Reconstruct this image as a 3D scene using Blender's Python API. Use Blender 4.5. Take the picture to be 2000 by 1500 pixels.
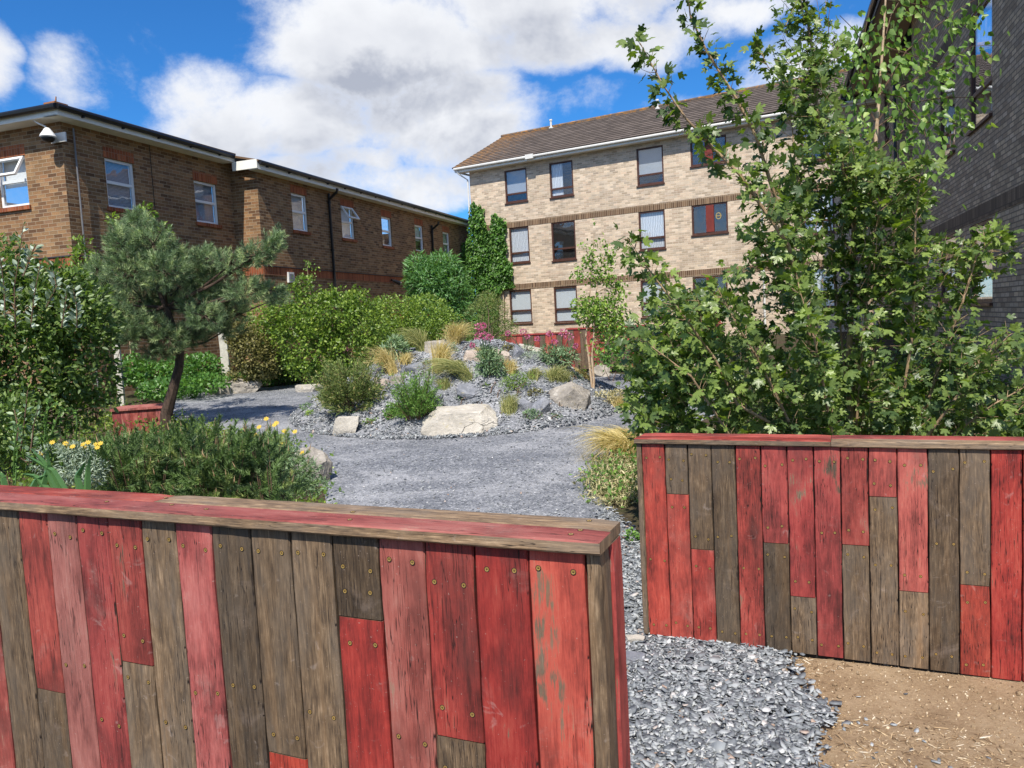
import bpy, math, random
import numpy as np
from mathutils import Vector, Matrix
rnd = random.Random(7); rg = np.random.default_rng(7)
for o in list(bpy.data.objects): bpy.data.objects.remove(o)
S = bpy.context.scene; COL = S.collection
def rad(a): return math.radians(a)
# ------------------------------------------------------------ camera
H = 1.6; F = 1500.0; PITCH = 4.66; ROLL = -3.0
cam = bpy.data.cameras.new("camera"); camo = bpy.data.objects.new("camera", cam); COL.objects.link(camo)
RM = Matrix.Rotation(rad(90 - PITCH), 3, 'X') @ Matrix.Rotation(rad(ROLL), 3, 'Z')
camo.matrix_world = Matrix.Translation((0, 0, H)) @ RM.to_4x4()
cam.sensor_width = 36; cam.lens = 27.0; cam.clip_end = 3000; cam.clip_start = 0.05
S.camera = camo
# ------------------------------------------------------------ sun and sky
SUN_EL = 53.4; SUN_AZ = 10.0          # the light travels towards azimuth 10 degrees right of +Y
trav = Vector((math.sin(rad(SUN_AZ)) * math.cos(rad(SUN_EL)), math.cos(rad(SUN_AZ)) * math.cos(rad(SUN_EL)), -math.sin(rad(SUN_EL))))
sl = bpy.data.lights.new("sun", 'SUN'); sl.energy = 5.0; sl.angle = rad(0.53); sl.color = (1.0, 0.93, 0.82)
so = bpy.data.objects.new("sun", sl); COL.objects.link(so); so.rotation_euler = trav.to_track_quat('-Z', 'Y').to_euler()
W = bpy.data.worlds.new("World"); S.world = W; W.use_nodes = True
S.view_settings.view_transform = 'Standard'; S.view_settings.look = 'None'; S.view_settings.gamma = 1
S.view_settings.exposure = 0.34; S.view_settings.use_curve_mapping = False
S.cycles.max_bounces = 6; S.cycles.transparent_max_bounces = 8
class NT:
    def __init__(s, nt): s.t = nt; s.n = nt.nodes; s.n.clear()
    def node(s, typ, ins=None, **kw):
        n = s.n.new(typ)
        for k, v in kw.items(): setattr(n, k, v)
        for k, v in (ins or {}).items():
            if hasattr(v, 'is_output') or isinstance(v, bpy.types.NodeSocket): s.t.links.new(v, n.inputs[k])
            else: n.inputs[k].default_value = v
        return n
    def m(s, op, *a, clamp=False):
        return s.node('ShaderNodeMath', {i: v for i, v in enumerate(a)}, operation=op, use_clamp=clamp).outputs[0]
    def vm(s, op, *a):
        n = s.node('ShaderNodeVectorMath', {i: v for i, v in enumerate(a)}, operation=op)
        return n.outputs['Value'] if op in ('LENGTH', 'DOT_PRODUCT') else n.outputs[0]
    def noise(s, vec, scale, detail=4, rough=.55, dist=0, lac=2.0):
        return s.node('ShaderNodeTexNoise', {'Vector': vec, 'Scale': scale, 'Detail': detail, 'Roughness': rough, 'Distortion': dist, 'Lacunarity': lac}).outputs['Fac']
    def ramp(s, fac, stops, interp='LINEAR'):
        r = s.node('ShaderNodeValToRGB', {'Fac': fac}); cr = r.color_ramp; cr.interpolation = interp
        while len(cr.elements) > 1: cr.elements.remove(cr.elements[-1])
        cr.elements[0].position = stops[0][0]; cr.elements[0].color = tuple(stops[0][1]) + (1,)
        for p, c in stops[1:]:
            e = cr.elements.new(p); e.color = tuple(c) + (1,)
        return r.outputs['Color']
    def mix(s, fac, a, b, typ='MIX'):
        n = s.node('ShaderNodeMix', data_type='RGBA', blend_type=typ)
        for i, v in ((0, fac), (6, a), (7, b)):
            if isinstance(v, bpy.types.NodeSocket): s.t.links.new(v, n.inputs[i])
            else: n.inputs[i].default_value = v if i == 0 or len(v) == 4 else tuple(v) + (1,)
        return n.outputs[2]
    def smooth(s, x, a, b, lo=0.0, hi=1.0):
        n = s.node('ShaderNodeMapRange', {'Value': x, 'From Min': a, 'From Max': b, 'To Min': lo, 'To Max': hi}, interpolation_type='SMOOTHSTEP')
        return n.outputs[0]
    def comb(s, x, y, z=0.0): return s.node('ShaderNodeCombineXYZ', {0: x, 1: y, 2: z}).outputs[0]
    def sep(s, v): n = s.node('ShaderNodeSeparateXYZ', {0: v}); return n.outputs
    def attr(s, name): return s.node('ShaderNodeAttribute', attribute_name=name).outputs
# sky with clouds laid out by direction (azimuth, elevation)
w = NT(W.node_tree)
tc = w.node('ShaderNodeTexCoord').outputs['Generated']
d = w.vm('NORMALIZE', tc); dx, dy, dz = w.sep(d)
az = w.m('ARCTAN2', dx, dy); el = w.m('ARCSINE', dz)
sky = w.node('ShaderNodeTexSky', sky_type='NISHITA', sun_disc=False, sun_elevation=rad(SUN_EL), sun_rotation=rad(180 + SUN_AZ), altitude=50, air_density=1.0, dust_density=0.2, ozone_density=3.0).outputs[0]
def skydir(X, Y):
    v = RM @ Vector(((X - 1000) / F, (750 - Y) / F, -1)); v.normalize(); return math.atan2(v.x, v.y), math.asin(v.z)
BL = [(770, 80, 350, 130, 1.25), (560, 230, 270, 110, 1.1), (880, 230, 240, 150, 1.1), (760, 370, 300, 90, .95), (1150, 70, 340, 70, 1.0), (1050, 0, 420, 80, 1.0), (1450, 30, 200, 50, .75),
      (110, 140, 95, 75, .66), (250, 130, 60, 70, .28), (-30, 120, 60, 110, .9), (410, 165, 140, 85, .8), (620, 330, 190, 80, .85), (705, 305, 150, 60, .95), (1130, 180, 130, 60, .45), (1570, 130, 190, 85, .85), (1330, 190, 110, 40, .42), (1700, 120, 150, 90, .6), (820, 400, 190, 45, .7), (620, -40, 220, 60, .5),
      (470, 330, 300, 60, .6), (1250, -150, 500, 120, .9), (300, -250, 300, 90, .7), (-350, 100, 160, 260, .8), (2300, 100, 300, 200, .8), (1800, -300, 400, 100, .8)]
def density(a_, e_, det=9):
    p = w.comb(a_, w.m('MULTIPLY', e_, 1.25), 0.0)
    wob = w.node('ShaderNodeTexNoise', {'Vector': p, 'Scale': 7.0, 'Detail': 3.0}).outputs['Color']
    wv = w.vm('MULTIPLY', w.vm('SUBTRACT', wob, (.5, .5, .5)), (.10, .10, .10))
    wx, wy, _ = w.sep(wv)
    aa = w.m('ADD', a_, wx); ee = w.m('ADD', e_, wy)
    tot = None
    for X, Y, rx, ry, s in BL:
        ca, ce = skydir(X, Y)
        u = w.m('DIVIDE', w.m('SUBTRACT', aa, ca), rx / F); v = w.m('DIVIDE', w.m('SUBTRACT', ee, ce), ry / F)
        g = w.m('MULTIPLY', w.m('SUBTRACT', 1.0, w.m('ADD', w.m('MULTIPLY', u, u), w.m('MULTIPLY', v, v)), clamp=True), s)
        tot = g if tot is None else w.m('MAXIMUM', tot, g)
    back = w.smooth(w.m('ABSOLUTE', a_), 1.2, 1.7, 0.0, .50); tot = w.m('MAXIMUM', tot, back)
    n = w.noise(p, 6.5, det, .66, .15)
    return w.m('ADD', tot, w.m('MULTIPLY', w.m('SUBTRACT', n, .5), 1.9)), p
D0, pp = density(az, el)
D1, _ = density(w.m('ADD', az, -.012), w.m('ADD', el, .045), 5)
cov = w.smooth(D0, .24, .92)
lit = w.smooth(w.m('SUBTRACT', D0, D1), -.40, .36)
thick = w.smooth(D0, .42, 1.35)
big = w.noise(pp, 3.2, 5, .55)
shade = w.m('MULTIPLY', thick, w.m('ADD', w.m('MULTIPLY', w.m('SUBTRACT', 1.0, lit), 1.05), w.m('MULTIPLY', w.smooth(big, .28, .72), .72)), clamp=True)
ccol = w.mix(shade, (9.3, 9.4, 9.6, 1), (4.3, 4.6, 5.4, 1))
skc = w.mix(1.0, sky, (0.30, .86, 1.42, 1), 'MULTIPLY')
allc = w.mix(w.m('MULTIPLY', cov, .97), skc, ccol)
bg = w.node('ShaderNodeBackground', {'Color': allc, 'Strength': 0.086})
w.node('ShaderNodeOutputWorld', {'Surface': bg.outputs[0]})

# ------------------------------------------------------------ pixel <-> world helpers (used for reading positions off the photo)
Rn = np.array(RM)
def ray(X, Y): return Rn @ np.array([(X - 1000) / F, (750 - Y) / F, -1.0])
CAMP = np.array([0, 0, H])
def atd(X, Y, D): r = ray(X, Y); return CAMP + D / r[1] * r
def atz(X, Y, z): r = ray(X, Y); return CAMP + (z - H) / r[2] * r
# ------------------------------------------------------------ object helpers
ROOT = {}
def meta(o, label=None, cat=None, group=None, kind=None):
    if label: o['label'] = label
    if cat: o['category'] = cat
    if group: o['group'] = group
    if kind: o['kind'] = kind
    return o
def thing(name, label, cat, loc=(0, 0, 0), group=None):
    o = bpy.data.objects.new(name, None); COL.objects.link(o); o.location = tuple(float(v) for v in loc); o.empty_display_size = .1
    ROOT[o.name] = Vector(o.location); return meta(o, label, cat, group)
def link(me, name, parent, origin=None):
    o = bpy.data.objects.new(name, me); COL.objects.link(o)
    if parent is not None:
        L = ROOT[parent.name]; me.transform(Matrix.Translation(-L)); o.parent = parent; ROOT[o.name] = L
    else:
        L = Vector(tuple(float(v) for v in origin)) if origin is not None else Vector((0, 0, 0))
        if L.length: me.transform(Matrix.Translation(-L)); o.location = L
        ROOT[o.name] = L
    return o
class MB:
    def __init__(s): s.v = []; s.f = []; s.uv = []; s.mi = []; s.c = []; s.sm = False
    def face(s, pts, uv=None, mi=0, c=(0, 0, 0)):
        i = len(s.v); s.v += [tuple(p) for p in pts]; s.f.append(tuple(range(i, i + len(pts))))
        s.uv.append(uv or [(0, 0)] * len(pts)); s.mi.append(mi); s.c.append(c)
    def build(s, name, mats, parent=None, smooth=False, merge=False, origin=None, bevel=0):
        me = bpy.data.meshes.new(name); me.from_pydata(s.v, [], s.f)
        for m in (mats if isinstance(mats, (list, tuple)) else [mats]): me.materials.append(m)
        ul = me.uv_layers.new(name='UVMap'); ul.data.foreach_set('uv', np.array([q for f in s.uv for q in f], dtype=np.float32).ravel())
        me.polygons.foreach_set('material_index', s.mi)
        a = me.attributes.new('tint', 'FLOAT_VECTOR', 'FACE'); a.data.foreach_set('vector', np.array(s.c, dtype=np.float32).ravel())
        if smooth: me.polygons.foreach_set('use_smooth', [True] * len(s.f))
        me.update(); o = link(me, name, parent, origin)
        if bevel:
            b = o.modifiers.new('b', 'BEVEL'); b.width = bevel; b.segments = 1; b.limit_method = 'ANGLE'
        return o
class Fr:   # wall frame: u along, v outwards, z up
    def __init__(s, O, e, n, swap=False): s.O = Vector(O); s.e = Vector(e).normalized(); s.n = Vector(n).normalized()
    def p(s, u, v, z): q = s.O + s.e * u + s.n * v; return (q.x, q.y, q.z + z)
def fbox(mb, fr, u0, u1, v0, v1, z0, z1, mi=0, c=(0, 0, 0), skip=''):
    P = fr.p
    def q(a, b, c_, d_, ua, tag):
        if tag in skip: return
        mb.face([P(*a), P(*b), P(*c_), P(*d_)], [ua(*a), ua(*b), ua(*c_), ua(*d_)], mi, c)
    uz = lambda u, v, z: (u, z); vz = lambda u, v, z: (v + 3.3, z); uv = lambda u, v, z: (u, v)
    q((u0, v1, z0), (u1, v1, z0), (u1, v1, z1), (u0, v1, z1), uz, 'f')
    q((u1, v0, z0), (u0, v0, z0), (u0, v0, z1), (u1, v0, z1), uz, 'b')
    q((u1, v1, z0), (u1, v0, z0), (u1, v0, z1), (u1, v1, z1), vz, 'r')
    q((u0, v0, z0), (u0, v1, z0), (u0, v1, z1), (u0, v0, z1), vz, 'l')
    q((u0, v1, z1), (u1, v1, z1), (u1, v0, z1), (u0, v0, z1), uv, 't')
    q((u0, v0, z0), (u1, v0, z0), (u1, v1, z0), (u0, v1, z0), uv, 'd')
def tube(mb, pts, radii, n=6, mi=0, c=(0, 0, 0), cap=True):
    pts = [Vector(tuple(float(x) for x in p)) for p in pts]
    if not hasattr(radii, '__len__'): radii = [radii] * len(pts)
    rings = []; prev = None
    for i, p in enumerate(pts):
        t = (pts[min(i + 1, len(pts) - 1)] - pts[max(i - 1, 0)]).normalized()
        if prev is None: a = t.cross(Vector((0.13, .2, 1)) if abs(t.z) < .9 else Vector((1, .1, 0))).normalized()
        else: a = (prev - t * prev.dot(t)).normalized()
        prev = a; b = t.cross(a)
        rings.append([p + (a * math.cos(2 * math.pi * k / n) + b * math.sin(2 * math.pi * k / n)) * radii[i] for k in range(n)])
    L = 0
    for i in range(len(pts) - 1):
        l2 = L + (pts[i + 1] - pts[i]).length
        for k in range(n):
            k2 = (k + 1) % n
            mb.face([rings[i][k], rings[i][k2], rings[i + 1][k2], rings[i + 1][k]], [(k / n, L), ((k + 1) / n, L), ((k + 1) / n, l2), (k / n, l2)], mi, c)
        L = l2
    if cap:
        mb.face(rings[-1], None, mi, c); mb.face(rings[0][::-1], None, mi, c)
# numpy value noise
_T = np.random.default_rng(3).random((64, 64, 64)).astype(np.float32)
def vnoise(P):
    P = np.asarray(P, float); i = np.floor(P).astype(int); f = P - i; f = f * f * (3 - 2 * f); i &= 63; j = (i + 1) & 63
    x0, y0, z0 = i.T; x1, y1, z1 = j.T; fx, fy, fz = f.T
    a = _T[x0, y0, z0] * (1 - fx) + _T[x1, y0, z0] * fx; b = _T[x0, y1, z0] * (1 - fx) + _T[x1, y1, z0] * fx
    c = _T[x0, y0, z1] * (1 - fx) + _T[x1, y0, z1] * fx; d_ = _T[x0, y1, z1] * (1 - fx) + _T[x1, y1, z1] * fx
    return (a * (1 - fy) + b * fy) * (1 - fz) + (c * (1 - fy) + d_ * fy) * fz
def fbm(P, sc, o=4):
    P = np.asarray(P, float); r = 0; am = 1; t = 0
    for k in range(o): r = r + am * (vnoise(P * sc * 2 ** k + 17.3 * k) - .5); t += am; am *= .5
    return r / t * 2
# ------------------------------------------------------------ terrain
def gz(x, y): return 0.045 * (np.clip(y, 4.5, 20.0) - 4.5) - .072 * np.clip((y - 2.1) / .9, 0, 1) * (1 - np.clip((y - 4.0) / 1.3, 0, 1))
MC = (-.72, 12.05); MR = (2.62, 2.72)
def mound(x, y):
    x = np.asarray(x, float); y = np.asarray(y, float)
    r = np.sqrt(((x - MC[0]) / MR[0]) ** 2 + ((y - MC[1]) / MR[1]) ** 2)
    r = r * (1 + .05 * np.sin(3 * np.arctan2(y - MC[1], x - MC[0]) + 1))
    h = 1.03 * np.cos(np.clip(r, 0, 1) * math.pi / 2) ** 1.1 + .0
    P = np.stack([x, y, 0 * x], -1).reshape(-1, 3); nz = fbm(P, 1.6, 3).reshape(x.shape)
    return h * (1 + .10 * nz) + nz * .10 * np.clip((1 - r) * 4, 0, 1) * (r < 1)
def terr(x, y): return gz(x, y) + np.maximum(mound(x, y), 0)
def onT(X, Y):
    r = ray(X, Y); t = np.linspace(2, 40, 1900) / r[1]; P = CAMP + t[:, None] * r
    b = P[:, 2] < terr(P[:, 0], P[:, 1]); k = np.argmax(b) if b.any() else -1
    p = P[k].copy(); p[2] = float(terr(p[0], p[1])); return p
def onG(X, Y):
    r = ray(X, Y); t = np.linspace(2, 60, 5800) / r[1]; P = CAMP + t[:, None] * r
    b = P[:, 2] < gz(P[:, 0], P[:, 1]); k = np.argmax(b); p = P[k].copy(); p[2] = float(gz(p[0], p[1])); return p
# ------------------------------------------------------------ materials
MATS = {}
def mat(name):
    m = bpy.data.materials.new(name); m.use_nodes = True; MATS[name] = m; return m, NT(m.node_tree)
def out(t, col, rough=.7, bump=None, bs=.3, bd=.01, spec=.4, metal=0, extra=None):
    ins = {'Roughness': rough, 'Specular IOR Level': spec, 'Metallic': metal}
    if bump is not None: ins['Normal'] = t.node('ShaderNodeBump', {'Height': bump, 'Strength': bs, 'Distance': bd}).outputs[0]
    ins['Base Color'] = col if isinstance(col, bpy.types.NodeSocket) else tuple(col) + (1,)
    ins.update(extra or {})
    b = t.node('ShaderNodeBsdfPrincipled', ins)
    t.node('ShaderNodeOutputMaterial', {'Surface': b.outputs[0]}); return b
def plain(name, col, rough=.5, metal=0, spec=.4, var=.12, sc=6.0):
    m, t = mat(name); g = t.node('ShaderNodeNewGeometry').outputs['Position']
    n = t.noise(g, sc, 6, .65); n2 = t.noise(g, sc * 14, 3)
    v = t.m('ADD', t.m('MULTIPLY', t.m('SUBTRACT', n, .5), var * 4), t.m('MULTIPLY', t.m('SUBTRACT', n2, .5), var * 1.5))
    hsv = t.node('ShaderNodeHueSaturation', {'Value': t.m('ADD', 1.0, v), 'Color': tuple(col) + (1,)}).outputs[0]
    out(t, hsv, t.m('ADD', rough, t.m('MULTIPLY', v, .4)), n2, .15, .003, spec, metal); return m
def brickmat(name, stops, mortar, bw=.225, bh=.075, mw=.010, soldier=False, stain=.25):
    m, t = mat(name); uv = t.node('ShaderNodeTexCoord').outputs['UV']; x, y, _ = t.sep(uv)
    if soldier: x, y = y, x
    wob = t.noise(uv, 6, 2); y = t.m('ADD', y, t.m('MULTIPLY', t.m('SUBTRACT', wob, .5), .006))
    row = t.m('FLOOR', t.m('DIVIDE', y, bh))
    sh = 0.0 if soldier else .5
    xs = t.m('ADD', t.m('DIVIDE', x, bw), t.m('MULTIPLY', t.m('FLOORED_MODULO', row, 2.0), sh)); colm = t.m('FLOOR', xs)
    fx = t.m('FRACT', xs); fy = t.m('FRACT', t.m('DIVIDE', y, bh))
    ex = t.m('MULTIPLY', t.m('MINIMUM', fx, t.m('SUBTRACT', 1.0, fx)), bw); ey = t.m('MULTIPLY', t.m('MINIMUM', fy, t.m('SUBTRACT', 1.0, fy)), bh)
    edge = t.m('MINIMUM', ex, ey); fine = t.noise(uv, 55, 4, .7)
    edge = t.m('ADD', edge, t.m('MULTIPLY', t.m('SUBTRACT', fine, .5), .006))
    br = t.smooth(edge, mw * .35, mw * .75)
    wn = t.node('ShaderNodeTexWhiteNoise', {'Vector': t.comb(colm, row, 0.0)}, noise_dimensions='3D').outputs
    bc = t.ramp(wn['Value'], stops)
    bc = t.node('ShaderNodeHueSaturation', {'Color': bc, 'Value': t.m('ADD', .72, t.m('MULTIPLY', t.sep(wn['Color'])[1], .5))}).outputs[0]
    bc = t.mix(t.smooth(fine, .35, .7), bc, t.mix(.45, bc, (0.02, 0.015, 0.012, 1)))
    lo = t.noise(uv, .9, 5, .6); drip = t.noise(t.vm('MULTIPLY', uv, (3.0, .25, 1.0)), 1.0, 4, .6)
    c = t.mix(br, mortar, bc)
    c = t.mix(t.m('MULTIPLY', t.smooth(t.m('ADD', t.m('MULTIPLY', lo, .5), t.m('MULTIPLY', drip, .5)), .42, .68), stain), c, (.05, .035, .025, 1))
    out(t, c, .88, t.m('ADD', br, t.m('MULTIPLY', fine, .5)), .6, .006, .25); return m
M_brickL = brickmat('brown_brick', [(0, (.17, .09, .048)), (.18, (.24, .125, .060)), (.4, (.32, .178, .084)), (.62, (.37, .22, .108)), (.8, (.30, .15, .07)), (.92, (.40, .245, .125)), (1, (.19, .105, .065))], (.36, .28, .19, 1))
M_soldL = brickmat('red_soldier_brick', [(0, (.30, .075, .03)), (.5, (.38, .11, .045)), (1, (.45, .15, .06))], (.30, .17, .11, 1), bw=.225, bh=.075, soldier=True, stain=.12)
M_brickB = brickmat('buff_brick', [(0, (.62, .49, .36)), (.2, (.67, .54, .40)), (.45, (.72, .59, .45)), (.7, (.68, .52, .385)), (.85, (.76, .64, .50)), (1, (.58, .475, .375))], (.66, .58, .47, 1), stain=.18)
M_soldB = brickmat('brown_soldier_brick', [(0, (.13, .075, .045)), (.5, (.19, .115, .07)), (1, (.26, .17, .10))], (.42, .34, .24, 1), soldier=True, stain=.12)
M_brickR = brickmat('grey_buff_brick', [(0, (.42, .30, .20)), (.3, (.55, .40, .265)), (.6, (.66, .49, .32)), (.85, (.50, .38, .275)), (1, (.72, .55, .38))], (.20, .155, .11, 1), mw=.016, stain=.12)
M_soldR = brickmat('dark_soldier_brick', [(0, (.17, .12, .08)), (.5, (.23, .16, .105)), (1, (.29, .20, .13))], (.10, .075, .055, 1), soldier=True, mw=.014, stain=.2)
M_upvc = plain('white_upvc', (.80, .81, .82), .3, var=.03)
M_fascia = plain('cream_fascia', (.80, .79, .73), .45, var=.10, sc=2)
M_black = plain('black_plastic', (.012, .012, .014), .35, var=.2)
M_greyp = plain('grey_plastic', (.16, .16, .17), .5, var=.2)
M_whitep = plain('weathered_white_plastic', (.68, .68, .66), .4, var=.12)
M_brownw = plain('brown_stained_timber', (.075, .032, .022), .5, var=.35, sc=9)
M_redw = plain('red_stained_timber', (.17, .028, .02), .55, var=.3, sc=9)
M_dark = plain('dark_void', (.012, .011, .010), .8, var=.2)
M_blind = plain('pale_blind', (.62, .64, .66), .8, var=.04)
M_blindg = plain('grey_blind', (.36, .38, .42), .8, var=.06)
M_brass = plain('brass_screw', (.62, .40, .12), .34, metal=.6, var=.12, spec=.8)
M_leadg = plain('dark_lead', (.05, .05, .06), .6, var=.2)
M_paint = plain('flaking_white_timber', (.52, .50, .43), .8, var=.35, sc=12)
def curtainmat():
    m, t = mat('net_curtain'); uv = t.node('ShaderNodeTexCoord').outputs['UV']; x, y, _ = t.sep(uv)
    wv = t.m('SINE', t.m('ADD', t.m('MULTIPLY', x, 95.0), t.m('MULTIPLY', t.noise(uv, 5, 2), 9.0)))
    c = t.mix(t.m('MULTIPLY', t.m('ADD', wv, 1.0), .5), (.42, .43, .48, 1), (.78, .79, .82, 1)); out(t, c, .9); return m
M_net = curtainmat()
def blindmat():
    m, t = mat('venetian_blind'); uv = t.node('ShaderNodeTexCoord').outputs['UV']; x, y, _ = t.sep(uv)
    f = t.m('FRACT', t.m('DIVIDE', y, .028)); c = t.mix(t.smooth(f, .0, .8), (.12, .14, .18, 1), (.42, .46, .54, 1)); out(t, c, .6); return m
M_ven = blindmat()
def glassmat(name='window_glass', tint=(.96, .98, .99)):
    m, t = mat(name); geo = t.node('ShaderNodeNewGeometry').outputs; g = geo['Position']
    cs = t.m('ABSOLUTE', t.vm('DOT_PRODUCT', geo['Incoming'], geo['Normal'])); fr_ = t.m('POWER', t.m('SUBTRACT', 1.0, cs, clamp=True), 4.0); bn = t.node('ShaderNodeBump', {'Height': t.noise(g, 1.6, 2), 'Strength': .25, 'Distance': .02}).outputs[0]
    gl = t.node('ShaderNodeBsdfGlossy', {'Color': (.95, .97, 1, 1), 'Roughness': .02, 'Normal': bn}).outputs[0]
    tr = t.node('ShaderNodeBsdfTransparent', {'Color': tuple(tint) + (1,)}).outputs[0]
    f = t.m('ADD', .075, t.m('MULTIPLY', fr_, .9), clamp=True)
    mx = t.node('ShaderNodeMixShader', {0: f, 1: tr, 2: gl}).outputs[0]; t.node('ShaderNodeOutputMaterial', {'Surface': mx}); return m
M_glass = glassmat()
def woodmat():
    m, t = mat('reclaimed_painted_oak'); uv = t.node('ShaderNodeTexCoord').outputs['UV']
    a = t.attr('tint')['Vector']; paint, shade, seed = t.sep(a)
    base = t.vm('ADD', uv, t.comb(t.m('MULTIPLY', seed, 37.0), t.m('MULTIPLY', seed, 91.0), seed))
    x, y, _ = t.sep(base)
    # growth rings: contour lines of a stretched field
    warp = t.noise(t.comb(t.m('MULTIPLY', x, 7.0), t.m('MULTIPLY', y, 1.3), seed), 1.0, 3, .5)
    ring = t.m('SINE', t.m('MULTIPLY', t.m('ADD', t.m('MULTIPLY', x, 2.0), t.m('MULTIPLY', warp, 1.6)), 62.0))
    ring = t.m('MULTIPLY', t.m('ADD', ring, 1.0), .5)
    fib = t.noise(t.comb(t.m('MULTIPLY', x, 300.0), t.m('MULTIPLY', y, 17.0), seed), 1.0, 4, .65)
    fib2 = t.noise(t.comb(t.m('MULTIPLY', x, 75.0), t.m('MULTIPLY', y, 3.2), seed), 1.0, 5, .65)
    blot = t.noise(t.comb(t.m('MULTIPLY', x, 9.0), t.m('MULTIPLY', y, 3.0), seed), 1.0, 5, .62)
    strk = t.noise(t.comb(t.m('MULTIPLY', x, 24.0), t.m('MULTIPLY', y, 1.1), seed), 1.0, 4, .6)
    crack = t.noise(t.comb(t.m('MULTIPLY', x, 110.0), t.m('MULTIPLY', y, 3.5), t.m('ADD', seed, 4.0)), 1.0, 2, .5)
    ck = t.smooth(t.m('ABSOLUTE', t.m('SUBTRACT', crack, .5)), .0, .017)
    ckm = t.smooth(t.noise(t.comb(t.m('MULTIPLY', x, 8.0), t.m('MULTIPLY', y, 1.6), t.m('ADD', seed, 9.0)), 1.0, 2), .47, .56)
    ck = t.m('SUBTRACT', 1.0, t.m('MULTIPLY', t.m('SUBTRACT', 1.0, ck), ckm))
    mot = t.noise(t.comb(t.m('MULTIPLY', x, 46.0), t.m('MULTIPLY', y, 19.0), t.m('ADD', seed, 6.0)), 1.0, 6, .7)
    gr = t.m('ADD', t.m('ADD', t.m('MULTIPLY', fib, .36), t.m('MULTIPLY', fib2, .24)), t.m('ADD', t.m('ADD', t.m('MULTIPLY', strk, .14), t.m('MULTIPLY', mot, .22)), t.m('MULTIPLY', ring, .04)))
    bare = t.ramp(gr, [(.32, (.022, .015, .010)), (.43, (.072, .048, .030)), (.53, (.152, .101, .059)), (.64, (.32, .225, .14))])
    bare = t.mix(t.smooth(blot, .40, .62), bare, t.mix(.38, bare, (.15, .125, .10, 1)))
    bare = t.mix(t.m('MULTIPLY', t.smooth(strk, .55, .75), .5), bare, (.20, .115, .055, 1))
    bare = t.node('ShaderNodeHueSaturation', {'Color': bare, 'Value': t.m('ADD', .36, t.m('MULTIPLY', shade, 1.35)), 'Saturation': 1.0}).outputs[0]
    red = t.ramp(t.m('ADD', t.m('MULTIPLY', gr, .55), t.m('MULTIPLY', blot, .45)), [(.38, (.08, .013, .009)), (.45, (.21, .021, .013)), (.52, (.36, .034, .018)), (.58, (.44, .062, .034)), (.66, (.47, .145, .095))])
    faded = t.ramp(t.m('ADD', t.m('MULTIPLY', gr, .6), t.m('MULTIPLY', blot, .4)), [(.36, (.19, .045, .038)), (.5, (.38, .105, .082)), (.64, (.47, .20, .16))])
    # shade < .5 on painted boards means strong red, > .5 faded
    red = t.mix(t.smooth(t.m('ADD', shade, t.m('MULTIPLY', t.m('SUBTRACT', blot, .5), 1.0)), .55, 1.0), red, faded)
    dirt = t.smooth(t.noise(t.comb(t.m('MULTIPLY', x, 5.0), t.m('MULTIPLY', y, 2.4), t.m('ADD', seed, 2.0)), 1.0, 5, .6), .50, .72)
    red = t.mix(t.m('MULTIPLY', dirt, .6), red, (.11, .035, .028, 1))
    s2 = t.m('FRACT', t.m('MULTIPLY', seed, 17.3)); red = t.node('ShaderNodeHueSaturation', {'Color': red, 'Hue': t.m('ADD', .494, t.m('MULTIPLY', s2, .009)), 'Saturation': t.m('ADD', .84, t.m('MULTIPLY', t.m('FRACT', t.m('MULTIPLY', seed, 41.7)), .14)), 'Value': t.m('ADD', .76, t.m('MULTIPLY', t.m('FRACT', t.m('MULTIPLY', seed, 29.1)), .36))}).outputs[0]
    kv = t.node('ShaderNodeTexVoronoi', {'Vector': t.comb(t.m('MULTIPLY', x, 6.5), t.m('MULTIPLY', y, 2.6), seed), 'Scale': 1.0}).outputs
    kd = t.m('ADD', kv['Distance'], t.m('MULTIPLY', t.m('SUBTRACT', mot, .5), .12)); kon = t.m('GREATER_THAN', t.sep(kv['Color'])[0], .72); knot = t.m('MULTIPLY', t.smooth(kd, .13, .03), kon)
    bare = t.mix(t.m('MULTIPLY', knot, .85), bare, (.03, .018, .010, 1)); red = t.mix(t.m('MULTIPLY', knot, .45), red, (.07, .012, .01, 1))
    ringk = t.m('MULTIPLY', t.m('MULTIPLY', t.smooth(kd, .42, .10), kon), t.m('ADD', .5, t.m('MULTIPLY', t.m('SINE', t.m('MULTIPLY', kd, 90.0)), .5))); bare = t.mix(t.m('MULTIPLY', ringk, .4), bare, (.05, .032, .02, 1))
    wear = t.m('ADD', t.m('MULTIPLY', gr, .8), t.m('MULTIPLY', blot, .75))
    pm = t.m('SUBTRACT', 1.0, t.smooth(t.m('SUBTRACT', wear, t.m('ADD', t.m('MULTIPLY', paint, .5), .45)), -.03, .045))
    pm = t.m('MULTIPLY', pm, t.m('GREATER_THAN', paint, .03))
    c = t.mix(pm, bare, red)
    # small flakes and pale scuffs
    sp = t.noise(base, 160, 2); c = t.mix(t.m('MULTIPLY', t.smooth(sp, .70, .76), .5), c, (.42, .33, .28, 1))
    scf = t.noise(t.vm('ADD', base, (5.0, 3.0, 0.0)), 13, 4, .6, 1.2); fp = t.noise(t.vm('ADD', base, (9.0, 1.0, 0.0)), 4.5, 6, .7, .6); c = t.mix(t.m('MULTIPLY', t.smooth(fp, .57, .75), .28), c, t.mix(.6, c, (.46, .36, .31, 1)))
    c = t.mix(t.m('MULTIPLY', t.smooth(scf, .64, .74), .20), c, (.50, .42, .38, 1))
    c = t.mix(t.m('SUBTRACT', 1.0, ck), c, (.012, .008, .007, 1))
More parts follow.
